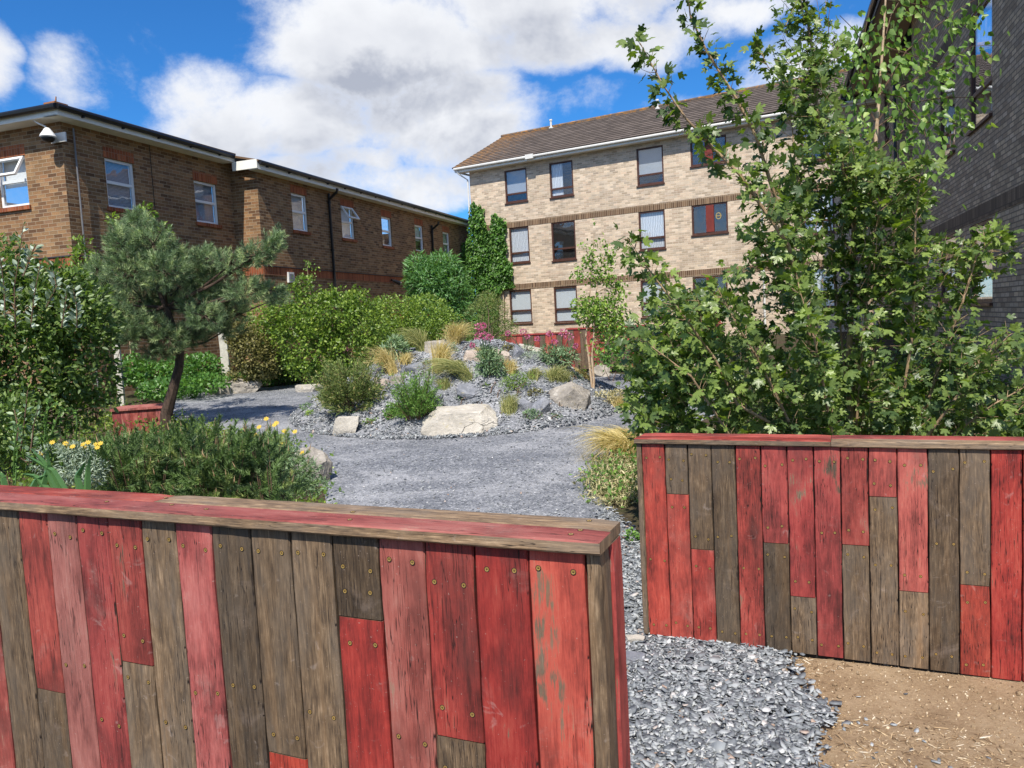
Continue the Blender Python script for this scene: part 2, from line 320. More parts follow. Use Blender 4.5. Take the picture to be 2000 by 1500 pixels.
    hgt = t.m('ADD', t.m('ADD', t.m('MULTIPLY', fib, .5), t.m('MULTIPLY', fib2, .5)), t.m('ADD', t.m('MULTIPLY', ring, .08), t.m('MULTIPLY', ck, .9)))
    out(t, c, t.m('ADD', .55, t.m('MULTIPLY', gr, .3)), hgt, .55, .0025, .35); return m
M_wood = woodmat()
def stonemat(name, cols, vein=.5):
    m, t = mat(name); p = t.node('ShaderNodeTexCoord').outputs['Object']; n = t.noise(p, 3, 8, .62, .4); n2 = t.noise(p, 28, 5, .7); n3 = t.noise(t.vm('MULTIPLY', p, (1, 1, 3)), 5, 5, .6, 1.5)
    c = t.ramp(t.m('ADD', t.m('MULTIPLY', n, .7), t.m('MULTIPLY', n2, .3)), cols)
    c = t.mix(t.m('MULTIPLY', t.smooth(n3, .58, .64), vein), c, (.62, .60, .56, 1))
    c = t.mix(t.m('MULTIPLY', t.smooth(t.noise(p, 7, 6, .7), .58, .70), .5), c, (.08, .072, .062, 1))
    wp = t.vm('ADD', p, t.vm('MULTIPLY', t.node('ShaderNodeTexNoise', {'Vector': p, 'Scale': 4.0, 'Detail': 5.0}).outputs['Color'], (.35, .35, .35)))
    vd = t.node('ShaderNodeTexVoronoi', {'Vector': wp, 'Scale': 3.2}, feature='DISTANCE_TO_EDGE').outputs['Distance']; ckk = t.m('MULTIPLY', t.smooth(vd, .022, .004), t.smooth(t.noise(p, 2.5, 2), .54, .64))
    c = t.mix(t.m('MULTIPLY', ckk, .75), c, (.03, .027, .025, 1)); c = t.mix(t.m('MULTIPLY', t.smooth(t.noise(p, 11, 4, .6), .62, .68), .4), c, (.40, .34, .16, 1)); n = t.m('SUBTRACT', n, t.m('MULTIPLY', ckk, .6))
    out(t, c, .85, t.m('ADD', n, t.m('MULTIPLY', n2, .5)), .7, .03, .25); return m
M_st1 = stonemat('cream_limestone', [(.30, (.29, .27, .235)), (.48, (.47, .435, .38)), (.62, (.61, .57, .505))], .3)
M_st2 = stonemat('grey_limestone', [(.30, (.12, .11, .10)), (.46, (.27, .245, .215)), (.62, (.47, .43, .375))], .4)
M_st3 = stonemat('blue_slate_rock', [(.30, (.10, .11, .13)), (.48, (.19, .20, .23)), (.62, (.36, .37, .40))], .6)
M_st4 = stonemat('pinkish_rock', [(.30, (.27, .22, .18)), (.48, (.42, .35, .295)), (.62, (.56, .49, .43))], .3)
def gritmat():
    m, t = mat('slate_grit'); p = t.node('ShaderNodeNewGeometry').outputs['Position']
    v = t.node('ShaderNodeTexVoronoi', {'Vector': p, 'Scale': 85.0}).outputs; v2 = t.node('ShaderNodeTexVoronoi', {'Vector': p, 'Scale': 38.0}).outputs
    r1 = t.sep(v['Color'])[0]; r2 = t.sep(v2['Color'])[1]
    lo = t.noise(t.vm('MULTIPLY', p, (.9, 1.4, 1)), 1.3, 7, .68, .2)
    c = t.ramp(t.m('ADD', t.m('MULTIPLY', r1, .6), t.m('MULTIPLY', r2, .4)), [(0, (.07, .075, .088)), (.4, (.175, .185, .21)), (.75, (.29, .30, .33)), (1, (.58, .59, .61))])
    c = t.mix(t.smooth(lo, .46, .68, 0, .50), c, (.50, .505, .53, 1)); c = t.mix(t.smooth(lo, .50, .36, 0, .35), c, (.10, .11, .135, 1))
    out(t, c, .75, t.m('ADD', v['Distance'], v2['Distance']), .8, .012, .4); return m
M_grit = gritmat()
def chipmat():
    m, t = mat('slate_chip'); a = t.attr('var')['Fac']
    c = t.ramp(a, [(0, (.06, .068, .078)), (.3, (.15, .165, .182)), (.65, (.28, .302, .318)), (.9, (.42, .44, .448)), (.97, (.60, .60, .60)), (1, (.34, .22, .15))])
    p = t.node('ShaderNodeNewGeometry').outputs['Position']; c = t.mix(t.smooth(t.noise(p, 60, 3), .4, .7, 0, .35), c, (.30, .31, .33, 1))
    out(t, c, .62, t.noise(p, 150, 3), .4, .002, .35); return m
M_chip = chipmat()
def soilmat():
    m, t = mat('dark_mulch'); p = t.node('ShaderNodeNewGeometry').outputs['Position']; n = t.noise(p, 14, 6, .7); l = t.noise(p, 1.2, 4)
    c = t.ramp(n, [(.3, (.025, .018, .012)), (.5, (.07, .05, .032)), (.7, (.15, .11, .07))]); c = t.mix(t.smooth(l, .45, .6, 0, .6), c, (.045, .065, .02, 1))
    out(t, c, .95, n, .9, .04, .2); return m
M_soil = soilmat()
def dirtmat():
    m, t = mat('sandy_soil'); p = t.node('ShaderNodeNewGeometry').outputs['Position']; n = t.noise(p, 3.5, 9, .74); f = t.noise(p, 55, 6, .78); g = t.noise(p, 260, 3, .7)
    v = t.m('ADD', t.m('MULTIPLY', n, .5), t.m('ADD', t.m('MULTIPLY', f, .35), t.m('MULTIPLY', g, .15)))
    c = t.ramp(v, [(.34, (.20, .13, .072)), (.45, (.38, .26, .155)), (.54, (.50, .36, .225)), (.66, (.62, .48, .33))])
    out(t, c, .95, t.m('ADD', f, t.m('MULTIPLY', g, .8)), 1.0, .012, .2); return m
M_dirt = dirtmat()
def pavemat():
    m, t = mat('pale_paving'); p = t.node('ShaderNodeNewGeometry').outputs['Position']; n = t.noise(p, 4, 6, .6); c = t.ramp(n, [(.3, (.33, .28, .23)), (.7, (.52, .45, .38))]); out(t, c, .9, n, .3, .01); return m
M_pave = pavemat()
def tilemat():
    m, t = mat('concrete_roof_tile'); uv = t.node('ShaderNodeTexCoord').outputs['UV']; x, y, _ = t.sep(uv)
    row = t.m('FLOOR', y); cl = t.m('FLOOR', t.m('DIVIDE', x, .33)); wn = t.node('ShaderNodeTexWhiteNoise', {'Vector': t.comb(cl, row, 0.0)}).outputs['Value']
    n = t.noise(uv, 2.2, 6, .65)
    c = t.ramp(wn, [(0, (.085, .068, .058)), (.5, (.118, .094, .080)), (1, (.155, .125, .108))]); c = t.mix(t.smooth(n, .45, .7, 0, .5), c, (.15, .12, .10, 1))
    g = t.m('ABSOLUTE', t.m('SUBTRACT', t.m('FRACT', t.m('DIVIDE', x, .165)), .5)); c = t.mix(t.smooth(g, .44, .5, 0, .6), c, (.03, .022, .02, 1))
    li = t.m('ADD', t.noise(uv, 3.5, 8, .75), t.m('MULTIPLY', t.smooth(x, 3.6, -.5), .16)); li = t.m('ADD', li, t.m('MULTIPLY', t.smooth(y, 12.0, 15.0), .06))
    c = t.mix(t.m('MULTIPLY', t.smooth(li, .62, .72), .8), c, (.42, .20, .045, 1)); out(t, c, .85, g, .4, .01, .3); return m
M_tile = tilemat()
LK = 1.6
def leafmat(name, a, b, c_=None, rough=.42, tr=.35, spec=.5):
    m, t = mat(name); v = t.attr('var')['Fac']
    kk = LK; a, b, c_ = [tuple(min(.9, q * kk) for q in z) for z in (a, b, c_ or b)]
    stops = [(0, a), (.8, b), (1, c_)]
    c = t.ramp(v, stops); g = t.node('ShaderNodeNewGeometry').outputs
    n = t.noise(g['Position'], 2.3, 3); c = t.node('ShaderNodeHueSaturation', {'Color': c, 'Value': t.m('ADD', .78, t.m('MULTIPLY', n, .44))}).outputs[0]
    c = t.mix(t.m('MULTIPLY', g['Backfacing'], .35), c, t.mix(.5, c, (.22, .28, .16, 1)))
    pb = t.node('ShaderNodeBsdfPrincipled', {'Base Color': c, 'Roughness': rough, 'Specular IOR Level': spec}).outputs[0]
    tc_ = t.mix(1.0, c, (1.35, 1.5, .45, 1), 'MULTIPLY')
    tb = t.node('ShaderNodeBsdfTranslucent', {'Color': tc_}).outputs[0]
    mx = t.node('ShaderNodeMixShader', {0: tr, 1: pb, 2: tb}).outputs[0]; t.node('ShaderNodeOutputMaterial', {'Surface': mx}); return m
L_maple = leafmat('maple_leaf', (.022, .052, .012), (.155, .215, .042), (.20, .27, .06), .38)
L_birch = leafmat('birch_leaf', (.06, .12, .025), (.15, .24, .055), (.24, .30, .09))
L_pale = leafmat('yellow_green_leaf', (.055, .11, .02), (.17, .26, .045), (.27, .34, .07))
L_hedge = leafmat('hedge_leaf', (.035, .075, .014), (.145, .215, .030), (.25, .30, .055))
L_privet = leafmat('privet_leaf', (.02, .045, .013), (.11, .17, .04), (.26, .29, .13))
L_elder = leafmat('elder_leaf', (.045, .11, .035), (.10, .21, .07), (.20, .32, .14))
L_ivy = leafmat('ivy_leaf', (.025, .07, .015), (.075, .17, .03), (.14, .24, .05))
L_pine = leafmat('pine_needle', (.035, .065, .03), (.155, .225, .105), (.30, .36, .17), .5, .12)
L_mugo = leafmat('mugo_needle', (.03, .06, .018), (.10, .165, .045), (.21, .25, .08), .5, .1)
L_yew = leafmat('bronze_needle', (.045, .045, .014), (.12, .11, .03), (.16, .14, .04), .6, .15)
L_tam = leafmat('tamarisk_frond', (.045, .07, .018), (.13, .17, .045), (.26, .21, .09), .6, .25)
L_fern = leafmat('bright_fern', (.035, .08, .012), (.10, .20, .035), (.18, .27, .05), .6, .25)
L_grey = leafmat('silver_leaf', (.10, .14, .10), (.24, .29, .22), (.40, .44, .38), .6, .15)
L_sage = leafmat('grey_green_leaf', (.055, .10, .05), (.14, .21, .11), (.22, .28, .16), .5, .2)
L_gold = leafmat('golden_grass', (.26, .19, .07), (.46, .36, .16), (.58, .48, .26), .6, .25)
L_ggrn = leafmat('green_gold_grass', (.09, .11, .03), (.26, .25, .09), (.42, .37, .16), .6, .25)
L_bud = leafmat('brown_bud', (.06, .03, .015), (.15, .08, .04), (.22, .13, .07), .6, .1)
L_dry = leafmat('dry_stem', (.14, .13, .06), (.34, .30, .17), (.48, .42, .27), .7, .2)
L_pink = leafmat('pink_petal', (.26, .04, .13), (.42, .11, .24), (.50, .20, .32), .6, .25)
L_yel = leafmat('yellow_petal', (.5, .32, .01), (.58, .42, .02), (.6, .46, .03), .6, .2)
L_redl = leafmat('crimson_leaf', (.16, .01, .01), (.42, .02, .02), (.55, .04, .03), .5, .3)
L_iris = leafmat('iris_blade', (.07, .15, .05), (.17, .30, .12), (.26, .38, .18), .4, .3)
def barkmat(name, a, b, c_):
    m, t = mat(name); p = t.node('ShaderNodeTexCoord').outputs['Object']; n = t.noise(t.vm('MULTIPLY', p, (1, 1, .35)), 38, 5, .7); n2 = t.noise(t.vm('MULTIPLY', p, (.4, .4, 2.5)), 22, 3)
    c = t.ramp(n, [(.3, a), (.6, b)]); c = t.mix(t.smooth(n2, .60, .66, 0, .6), c, tuple(c_) + (1,)); out(t, c, .8, n, .6, .006, .3); return m
B_maple = barkmat('tan_maple_bark', (.20, .13, .075), (.42, .30, .18), (.30, .20, .11))
B_birch = barkmat('young_birch_bark', (.30, .19, .11), (.55, .42, .29), (.14, .07, .04))
B_pine = barkmat('dark_pine_bark', (.025, .018, .014), (.09, .06, .045), (.03, .02, .015))
B_twig = barkmat('brown_twig', (.07, .045, .03), (.16, .10, .065), (.1, .06, .04))
# ============================================================ GROUND
def polydist(px, py, poly):
    P = np.array(poly, float); n = len(P); dmin = np.full(px.shape, 1e9); ins = np.zeros(px.shape, bool)
    for i in range(n):
        a = P[i]; b = P[(i + 1) % n]; ab = b - a; t = np.clip(((px - a[0]) * ab[0] + (py - a[1]) * ab[1]) / (ab @ ab + 1e-12), 0, 1)
        dmin = np.minimum(dmin, np.hypot(px - a[0] - t * ab[0], py - a[1] - t * ab[1]))
        c = (a[1] > py) != (b[1] > py)
        with np.errstate(divide='ignore', invalid='ignore'): xi = (b[0] - a[0]) * (py - a[1]) / (b[1] - a[1]) + a[0]
        ins ^= c & (px < xi)
    return np.where(ins, -dmin, dmin)
def gridsheet(name, xs, ys, zf, m, kind, keep=None, parent=None):
    X, Y = np.meshgrid(xs, ys); Z = zf(X, Y); V = np.stack([X, Y, Z], -1).reshape(-1, 3); nx = len(xs)
    ii, jj = np.meshgrid(np.arange(nx - 1), np.arange(len(ys) - 1)); a = (jj * nx + ii).ravel()
    if keep is not None:
        k = keep((X[:-1, :-1] + X[1:, 1:]) / 2, (Y[:-1, :-1] + Y[1:, 1:]) / 2).ravel(); a = a[k]
    Fc = np.stack([a, a + 1, a + nx + 1, a + nx], -1)
    me = bpy.data.meshes.new(name); me.vertices.add(len(V)); me.vertices.foreach_set('co', V.astype(np.float32).ravel())
    me.loops.add(Fc.size); me.loops.foreach_set('vertex_index', Fc.ravel().astype(np.int32)); me.polygons.add(len(Fc)); me.polygons.foreach_set('loop_start', np.arange(0, Fc.size, 4, dtype=np.int32)); me.polygons.foreach_set('use_smooth', [True] * len(Fc))
    me.materials.append(m); me.update(); me.validate(); o = link(me, name, None); meta(o, kind=kind); return o
gxs = np.concatenate([[-1500, -400, -120, -60, -30], np.arange(-16, 16.1, .25), [30, 60, 120, 400, 1500]]); gys = np.concatenate([[-1500, -300, -60, -15], np.arange(-4, 36.1, .25), [60, 120, 400, 1500]])
def ground_z(X, Y): P = np.stack([X, Y, 0 * X], -1).reshape(-1, 3); return gz(X, Y) - .115 + fbm(P, .8, 3).reshape(X.shape) * .015 + .095 * np.clip(Y - 5, 0, 1)
gridsheet('ground', gxs, gys, ground_z, M_soil, 'structure')
gp = lambda X, Y: tuple(onG(X, Y)[:2])
path_poly = [gp(*q) for q in [(655, 968), (642, 905), (560, 868), (480, 850), (400, 828), (330, 812), (342, 772), (420, 764), (520, 757), (640, 745), (760, 736), (900, 730), (1060, 728), (1200, 730), (1330, 741), (1430, 765), (1400, 800), (1300, 840), (1255, 862), (1180, 900), (1152, 950), (1172, 1000), (1205, 1060)]] + [(.95, 4.3), (.95, 2.6), (.2, 2.3), (-.3, 3.2), (-1.2, 5.0)]
def path_z(X, Y):
    d = polydist(X, Y, path_poly); P = np.stack([X, Y, 0 * X], -1).reshape(-1, 3)
    return gz(X, Y) + .006 + fbm(P, 1.2, 3).reshape(X.shape) * .010 - np.clip(d, 0, 1) * .35
gridsheet('path', np.arange(-6.5, 6.6, .06), np.arange(2.1, 19.5, .06), path_z, M_grit, 'structure', keep=lambda x, y: polydist(x, y, path_poly) < .22)
dirt_poly = [(1.02, 3.05), (1.12, 2.75), (1.02, 2.4), (1.12, 2.05), (.9, 1.6), (.3, .9), (-.3, .3), (-4, -3), (9, -3), (9, 1.5), (2.2, 3.45), (.95, 3.75)]
dirt_poly = [gp(1515, 1262), gp(1545, 1330), gp(1600, 1392), gp(1565, 1450), gp(1580, 1520)] + [(.95, 1.9), (.7, 1.2), (-5, -1), (-5, -4), (9, -4), (9, .5), (2.5, 3.2), (.95, 3.9)]
def dirt_z(X, Y):
    d = polydist(X, Y, dirt_poly); P = np.stack([X, Y, 0 * X], -1).reshape(-1, 3)
    return gz(X, Y) - .006 + fbm(P, 1.6, 4).reshape(X.shape) * .014 + fbm(P, 9, 3).reshape(X.shape) * .006 - np.clip(d, 0, 1) * .4
gridsheet('sandy_path', np.arange(-1, 5.5, .03), np.arange(.2, 4.3, .03), dirt_z, M_dirt, 'structure', keep=lambda x, y: polydist(x, y, dirt_poly) < .12)
a_ = np.linspace(-3.4, 1.98 + .1, 150); b_ = np.linspace(9.1, 14.95, 160)
def mz(X, Y): h = mound(X, Y); r = np.sqrt(((X - MC[0]) / MR[0]) ** 2 + ((Y - MC[1]) / MR[1]) ** 2); P = np.stack([X, Y, 0 * X], -1).reshape(-1, 3); return gz(X, Y) + np.maximum(h, 0) + .02 * (r < 1) + fbm(P, 6, 3).reshape(X.shape) * .03 * (r < 1) - np.clip(r - 1, 0, 1) * .8
gridsheet('rock_garden_mound', np.linspace(-3.6, 2.1, 150), np.linspace(9.1, 15.0, 160), mz, M_grit, 'structure', keep=lambda x, y: ((x - MC[0]) / MR[0]) ** 2 + ((y - MC[1]) / MR[1]) ** 2 < 1.15)
pv = [gp(1265, 712), gp(1345, 706), gp(1420, 715), gp(1440, 742), gp(1300, 736)]
mb = MB(); mb.face([(x, y, float(gz(x, y)) + .03) for x, y in pv]); o = mb.build('paving', M_pave); meta(o, kind='structure')

# ============================================================ FOLIAGE TOOLS
def arr(T): return np.array(T, float)
OVAL = (arr([(0, 0, 0), (.22, .3, .07), (.20, .68, .04), (0, 1, -.08), (-.20, .68, .04), (-.22, .3, .07)]), [(0, 1, 2, 3), (0, 3, 4, 5)])
BROAD = (arr([(0, 0, 0), (.36, .26, .08), (.24, .66, .05), (0, 1, -.1), (-.24, .66, .05), (-.36, .26, .08)]), [(0, 1, 2, 3), (0, 3, 4, 5)])
LANCE = (arr([(0, 0, 0), (.11, .4, .03), (0, 1, -.12), (-.11, .4, .03)]), [(0, 1, 2), (0, 2, 3)])
SMALL = (arr([(0, 0, 0), (.3, .5, .06), (0, 1, -.04), (-.3, .5, .06)]), [(0, 1, 2), (0, 2, 3)])
def _maple():
    pts = [(0, .30, .03)]; tips = [(-112, .46), (-82, .33), (-56, .64), (-28, .42), (0, .76), (28, .42), (56, .64), (82, .33), (112, .46)]
    P = [(0, .06, 0)]
    o = [(0.0, 0.05, .0)]
    for a, r in tips[::-1]:
        tipz = -.16 * r if r > .4 else .05
        if r > .4 and abs(a) < 100:      # give each lobe shoulders
            for da, rr in ((-15, .80), (-5, .84), (0, 1), (5, .84), (15, .80)):
                aa = a + da * (-1); q = rad(aa); o.append((-math.sin(q) * r * rr, .30 + math.cos(q) * r * rr, tipz * rr * rr + .03))
        else: q = rad(a); o.append((-math.sin(q) * r, .30 + math.cos(q) * r, tipz))
    V = [(0, .30, .02)] + o; n = len(o)
    return arr(V), [(0, 1 + i, 1 + (i + 1) % n) for i in range(n)]
MAPLE = _maple()
def shoot(n, L, ang, nl, w, seed, taper=.6):
    r = random.Random(seed); V = []; Fc = []
    for i in range(n):
        t = r.random() ** .9; a = r.random() * 6.283; an = rad(ang * (1 - .45 * t)) * r.uniform(.75, 1.25); l = nl * (1 - (1 - taper) * t) * r.uniform(.8, 1.15)
        b = Vector((0, t * L, 0)); dr = Vector((math.sin(an) * math.cos(a), math.cos(an), math.sin(an) * math.sin(a)))
        s = dr.cross(Vector((r.uniform(-1, 1), r.uniform(-1, 1), r.uniform(-1, 1)))).normalized() * w; k = len(V); e = b + dr * l
        V += [tuple(b - s), tuple(b + s), tuple(e)]; Fc.append((k, k + 1, k + 2))
    return arr(V), Fc
def mesh_from(name, V, Fc_loops, counts, m, var=None, smooth=False):
    me = bpy.data.meshes.new(name); me.vertices.add(len(V)); me.vertices.foreach_set('co', V.astype(np.float32).ravel())
    me.loops.add(len(Fc_loops)); me.loops.foreach_set('vertex_index', Fc_loops.astype(np.int32)); me.polygons.add(len(counts))
    me.polygons.foreach_set('loop_start', np.concatenate([[0], np.cumsum(counts)[:-1]]).astype(np.int32))
    if smooth: me.polygons.foreach_set('use_smooth', np.ones(len(counts), bool))
    me.materials.append(m); me.update()
    if var is not None: a = me.attributes.new('var', 'FLOAT', 'FACE'); a.data.foreach_set('value', var.astype(np.float32))
    return me
def nrm(a): return a / (np.linalg.norm(a, axis=-1, keepdims=True) + 1e-9)
def cloud(name, tpl, pos, Y, N, size, m, parent=None, var=None, origin=None, aspect=1.0):
    T, Fs = tpl; pos = np.asarray(pos, float); n = len(pos); Y = nrm(np.asarray(Y, float)); N = np.asarray(N, float); X = nrm(np.cross(Y, N)); Z = np.cross(X, Y)
    size = np.broadcast_to(np.asarray(size, float), (n,))[:, None, None]
    V = pos[:, None, :] + size * (T[None, :, 0:1] * aspect * X[:, None] + T[None, :, 1:2] * Y[:, None] + T[None, :, 2:3] * Z[:, None])
    fl = np.concatenate([np.array(f) for f in Fs]); fc = np.array([len(f) for f in Fs])
    loops = (fl[None] + np.arange(n)[:, None] * len(T)).ravel(); counts = np.tile(fc, n)
    if var is None: var = rg.random(n)
    me = mesh_from(name, V.reshape(-1, 3), loops, counts, m, np.repeat(np.clip(var, 0, 1), len(Fs)))
    return link(me, name, parent, origin)
def sph(n): v = rg.normal(size=(n, 3)); return nrm(v)
def blob(balls, inner=.45, lump=.28, lf=2.2, gap=.0, gf=2.5):
    """points in a lumpy union of ellipsoids, denser near the skin; returns positions and outward directions"""
    PP = []; DD = []
    for (c, r, n) in balls:
        c = np.array(c, float); r = np.array(r, float); d_ = sph(n); rr = 1 - inner * rg.random(n) ** 1.6
        k = 1 + lump * fbm(d_ * 1.3 + c, lf, 3); p = c + d_ * r * (rr * k)[:, None]
        if gap: msk = fbm(p, gf, 2) > -gap; p = p[msk]; d_ = d_[msk]
        PP.append(p); DD.append(nrm(d_ / r))
    return np.concatenate(PP), np.concatenate(DD)
def bush(name, label, cat, balls, tpl, size, m, group=None, gap=.35, gf=3.0, lump=.28, inner=.5, up=.5, jit=.9, stems=5, bark=None, base=None, droop=0.0, sr=.008, foliage='foliage', extra=None):
    c0 = np.array(balls[0][0], float); base = np.array(base, float) if base is not None else np.array([c0[0], c0[1], terr(c0[0], c0[1])])
    t = thing(name, label, cat, base, group)
    P, Dr = blob(balls, inner, lump, 2.2, gap, gf); keep = P[:, 2] > terr(P[:, 0], P[:, 1]) - .02; P = P[keep]; Dr = Dr[keep]; n = len(P)
    Y = nrm(Dr + rg.normal(size=(n, 3)) * jit + [0, 0, .25 - droop]); N = nrm(Dr * .6 + [0, 0, up] + trav_n * .35 + rg.normal(size=(n, 3)) * .55)
    cloud(foliage, tpl, P, Y, N, size * rg.uniform(.65, 1.25, n), m, t, var=np.clip(rg.random(n) * .8 + .15 * fbm(P, 3, 2) + .1, 0, 1))
    if stems:
        mb = MB()
        for k in range(stems):
            q = P[rnd.randrange(n)]; w_ = base + np.array([rnd.uniform(-.06, .06), rnd.uniform(-.06, .06), 0]); mid = w_ * .45 + q * .55 + np.array([rnd.uniform(-.1, .1), rnd.uniform(-.1, .1), .05])
            tube(mb, [w_ - [0, 0, .03], w_ * .75 + mid * .25 + [0, 0, .02], mid, q], [sr, sr * .8, sr * .55, sr * .25], 5)
        mb.build('stem', bark or B_twig, t, smooth=True)
    return t
trav_n = -np.array(trav)
def px(X, Y, D, r): return (tuple(atd(X, Y, D)), r)
def balls(D, lst, dens, yr=None):
    """lst rows: X, Y, rx, ry in photo pixels (+ optional depth offset); converted to world ellipsoids at depth D"""
    o = []
    for q in lst:
        X, Y, rx, ry = q[:4]; dd = D + (q[4] if len(q) > 4 else 0); s = dd / F; a = rx * s; b = ry * s; o.append((tuple(atd(X, Y, dd)), (a, yr or (a + b) / 2, b), int(dens * (rx * ry) / 1000.0)))
    return o
def ribbons(name, base, tip_off, sag, m, parent, width, seg=5, var=None, curl=None):
    """grass blades: base (n,3), tip offset (n,3), sag (n,) pulls the tip down like a bent blade"""
    n = len(base); t = np.linspace(0, 1, seg + 1)[None, :, None]
    up = np.zeros((n, 1, 3)); up[:, 0, 2] = np.linalg.norm(tip_off, axis=1)
    P = base[:, None] + (up * t * (1 - t) * 1.0) * .9 + tip_off[:, None] * t ** 1.25 - np.array([0, 0, 1]) * (sag[:, None, None] * t ** 3)
    side = nrm(np.cross(tip_off, rg.normal(size=(n, 3)) * .6 + [0, 1, .0]))[:, None]; w_ = np.asarray(width) * (1 - t ** 1.5 * .9)
    L = P - side * w_ * .5; R_ = P + side * w_ * .5; V = np.stack([L, R_], 2).reshape(n, -1, 3); k = (seg + 1) * 2
    q = np.array([[2 * i, 2 * i + 1, 2 * i + 3, 2 * i + 2] for i in range(seg)]).ravel()
    loops = (q[None] + np.arange(n)[:, None] * k).ravel(); var = rg.random(n) if var is None else var
    return link(mesh_from(name, V.reshape(-1, 3), loops, np.full(n * seg, 4), m, np.repeat(var, seg)), name, parent)
def tuft(label, Xb, Yb, hpx, wpx, lean=0.0, m=None, n=260, group='feather grass tufts on the rock garden', arch=.25, name='feather_grass'):
    n = int(n * 1.6); p = onT(Xb, Yb); D = p[1]; h = hpx * D / F; w_ = wpx * D / F; t = thing(name, label, 'grass tuft', p, group)
    b = p + np.stack([rg.normal(size=n) * .035, rg.normal(size=n) * .035, np.full(n, -.02)], -1)
    az_ = rg.random(n) * 6.283; rr = rg.random(n) ** .6 * w_ * .75
    tip = np.stack([np.cos(az_) * rr + lean * w_ * rg.uniform(.5, 1.2, n), np.sin(az_) * rr * .8, h * rg.uniform(.45, 1.2, n)], -1)
    ribbons('blade', b, tip, h * arch * rg.random(n) * (1 + abs(lean)), m or L_gold, t, .0065); return t
# ============================================================ BUILDINGS
e = np.array([.325, .946, 0]); e /= np.linalg.norm(e); nn = np.array([e[1], -e[0], 0])
PB = atz(517, 520, 3.36); PB = np.array([PB[0], PB[1], 0])
FL = Fr(PB, e, nn)
def PU(fr, v, X, Y):
    r = ray(X, Y); n_ = np.array(fr.n); o_ = np.array(fr.O) + n_ * v; tt = ((o_ - CAMP) @ n_) / (r @ n_); p = CAMP + tt * r; return float((p - np.array(fr.O)) @ np.array(fr.e)), float(p[2])
def wallface(mb, fr, v, u0, u1, z0, z1, holes, rev=.10, mi=0):
    us = sorted(set([u0, u1] + [h for q in holes for h in q[:2] if u0 < h < u1])); zs = sorted(set([z0, z1] + [h for q in holes for h in q[2:4]]))
    for a, b in zip(us[:-1], us[1:]):
        for c, d_ in zip(zs[:-1], zs[1:]):
            um = (a + b) / 2; zm = (c + d_) / 2
            if any(q[0] < um < q[1] and q[2] < zm < q[3] for q in holes): continue
            mb.face([fr.p(a, v, c), fr.p(b, v, c), fr.p(b, v, d_), fr.p(a, v, d_)], [(a, c), (b, c), (b, d_), (a, d_)], mi)
    for a, b, c, d_ in [q[:4] for q in holes]:
        w_ = v - rev
        mb.face([fr.p(a, v, c), fr.p(a, v, d_), fr.p(a, w_, d_), fr.p(a, w_, c)], [(a, c), (a, d_), (a + rev, d_), (a + rev, c)], mi)
        mb.face([fr.p(b, w_, c), fr.p(b, w_, d_), fr.p(b, v, d_), fr.p(b, v, c)], [(b + rev, c), (b + rev, d_), (b, d_), (b, c)], mi)
        mb.face([fr.p(a, w_, d_), fr.p(a, v, d_), fr.p(b, v, d_), fr.p(b, w_, d_)], [(a, d_ + rev), (a, d_), (b, d_), (b, d_ + rev)], mi)
        mb.face([fr.p(a, w_, c), fr.p(b, w_, c), fr.p(b, v, c), fr.p(a, v, c)], [(a, c), (b, c), (b, c), (a, c)], mi)
def uwindow(fr, v, u0, u1, z0, z1, root, style='blind', open_=0, lintel=M_soldL, lab=None):
    fv = v - .045; b = MB(); fw = .055; zm = z0 + (z1 - z0) * .52
    for q in [(u0, u0 + fw, z0, z1), (u1 - fw, u1, z0, z1), (u0 + fw, u1 - fw, z1 - fw, z1), (u0 + fw, u1 - fw, z0, z0 + fw), (u0 + fw, u1 - fw, zm - .03, zm + .03)]:
        fbox(b, fr, q[0], q[1], fv - .06, fv, q[2], q[3])
    o = b.build('window', M_upvc, root, bevel=.006); ROOT[o.name] = ROOT[root.name]
    if lab: o['label'] = lab
    g = MB(); fbox(g, fr, u0 + fw, u1 - fw, fv - .035, fv - .025, z0 + fw, zm - .03)
    if not open_: fbox(g, fr, u0 + fw, u1 - fw, fv - .035, fv - .025, zm + .03, z1 - fw)
    g.build('pane', M_glass, o)
    if open_:   # top-hung sash swung outwards
        top = z1 - fw + .02; hh = top - zm - .0; a = rad(open_); s = MB(); eu = fr.e; dn = fr.n * math.sin(a) - Vector((0, 0, 1)) * math.cos(a); nn2 = fr.n * math.cos(a) + Vector((0, 0, 1)) * math.sin(a)
        O = Vector(fr.p(u0 + fw - .015, fv + .01, top)); ww = u1 - u0 - 2 * fw + .03
        f2 = Fr(O, eu, nn2); f2.p = lambda u, vv, z, O=O: tuple(O + eu * u + nn2 * vv + dn * z)
        for q in [(0, .05, 0, hh), (ww - .05, ww, 0, hh), (.05, ww - .05, 0, .05), (.05, ww - .05, hh - .05, hh)]: fbox(s, f2, q[0], q[1], 0, .045, q[2], q[3])
        sa = s.build('sash', M_upvc, o); s = MB(); fbox(s, f2, .05, ww - .05, .015, .025, .05, hh - .05); s.build('pane', M_glass, o)
    if style:
        m_ = {'blind': M_ven, 'pale': M_blind, 'net': M_net, 'half': M_blind, 'grey': M_blindg}[style]; zb = z0 + .03 if style != 'half' else zm - .1
        fb = fr; c = MB(); fbox(c, fr, u0 + .02, u1 - .02, fv - .11, fv - .10, zb, z1 - .02); c.build('blind', m_, o)
    s = MB(); fbox(s, fr, u0 - .05, u1 + .05, v - .04, v + .045, z0 - .085, z0 - .002); s.build('sill', lintel, o)
    s = MB(); fbox(s, fr, u0 - .02, u1 + .02, v - .02, v + .006, z1 + .002, z1 + .222); s.build('lintel', lintel, o)
    return o
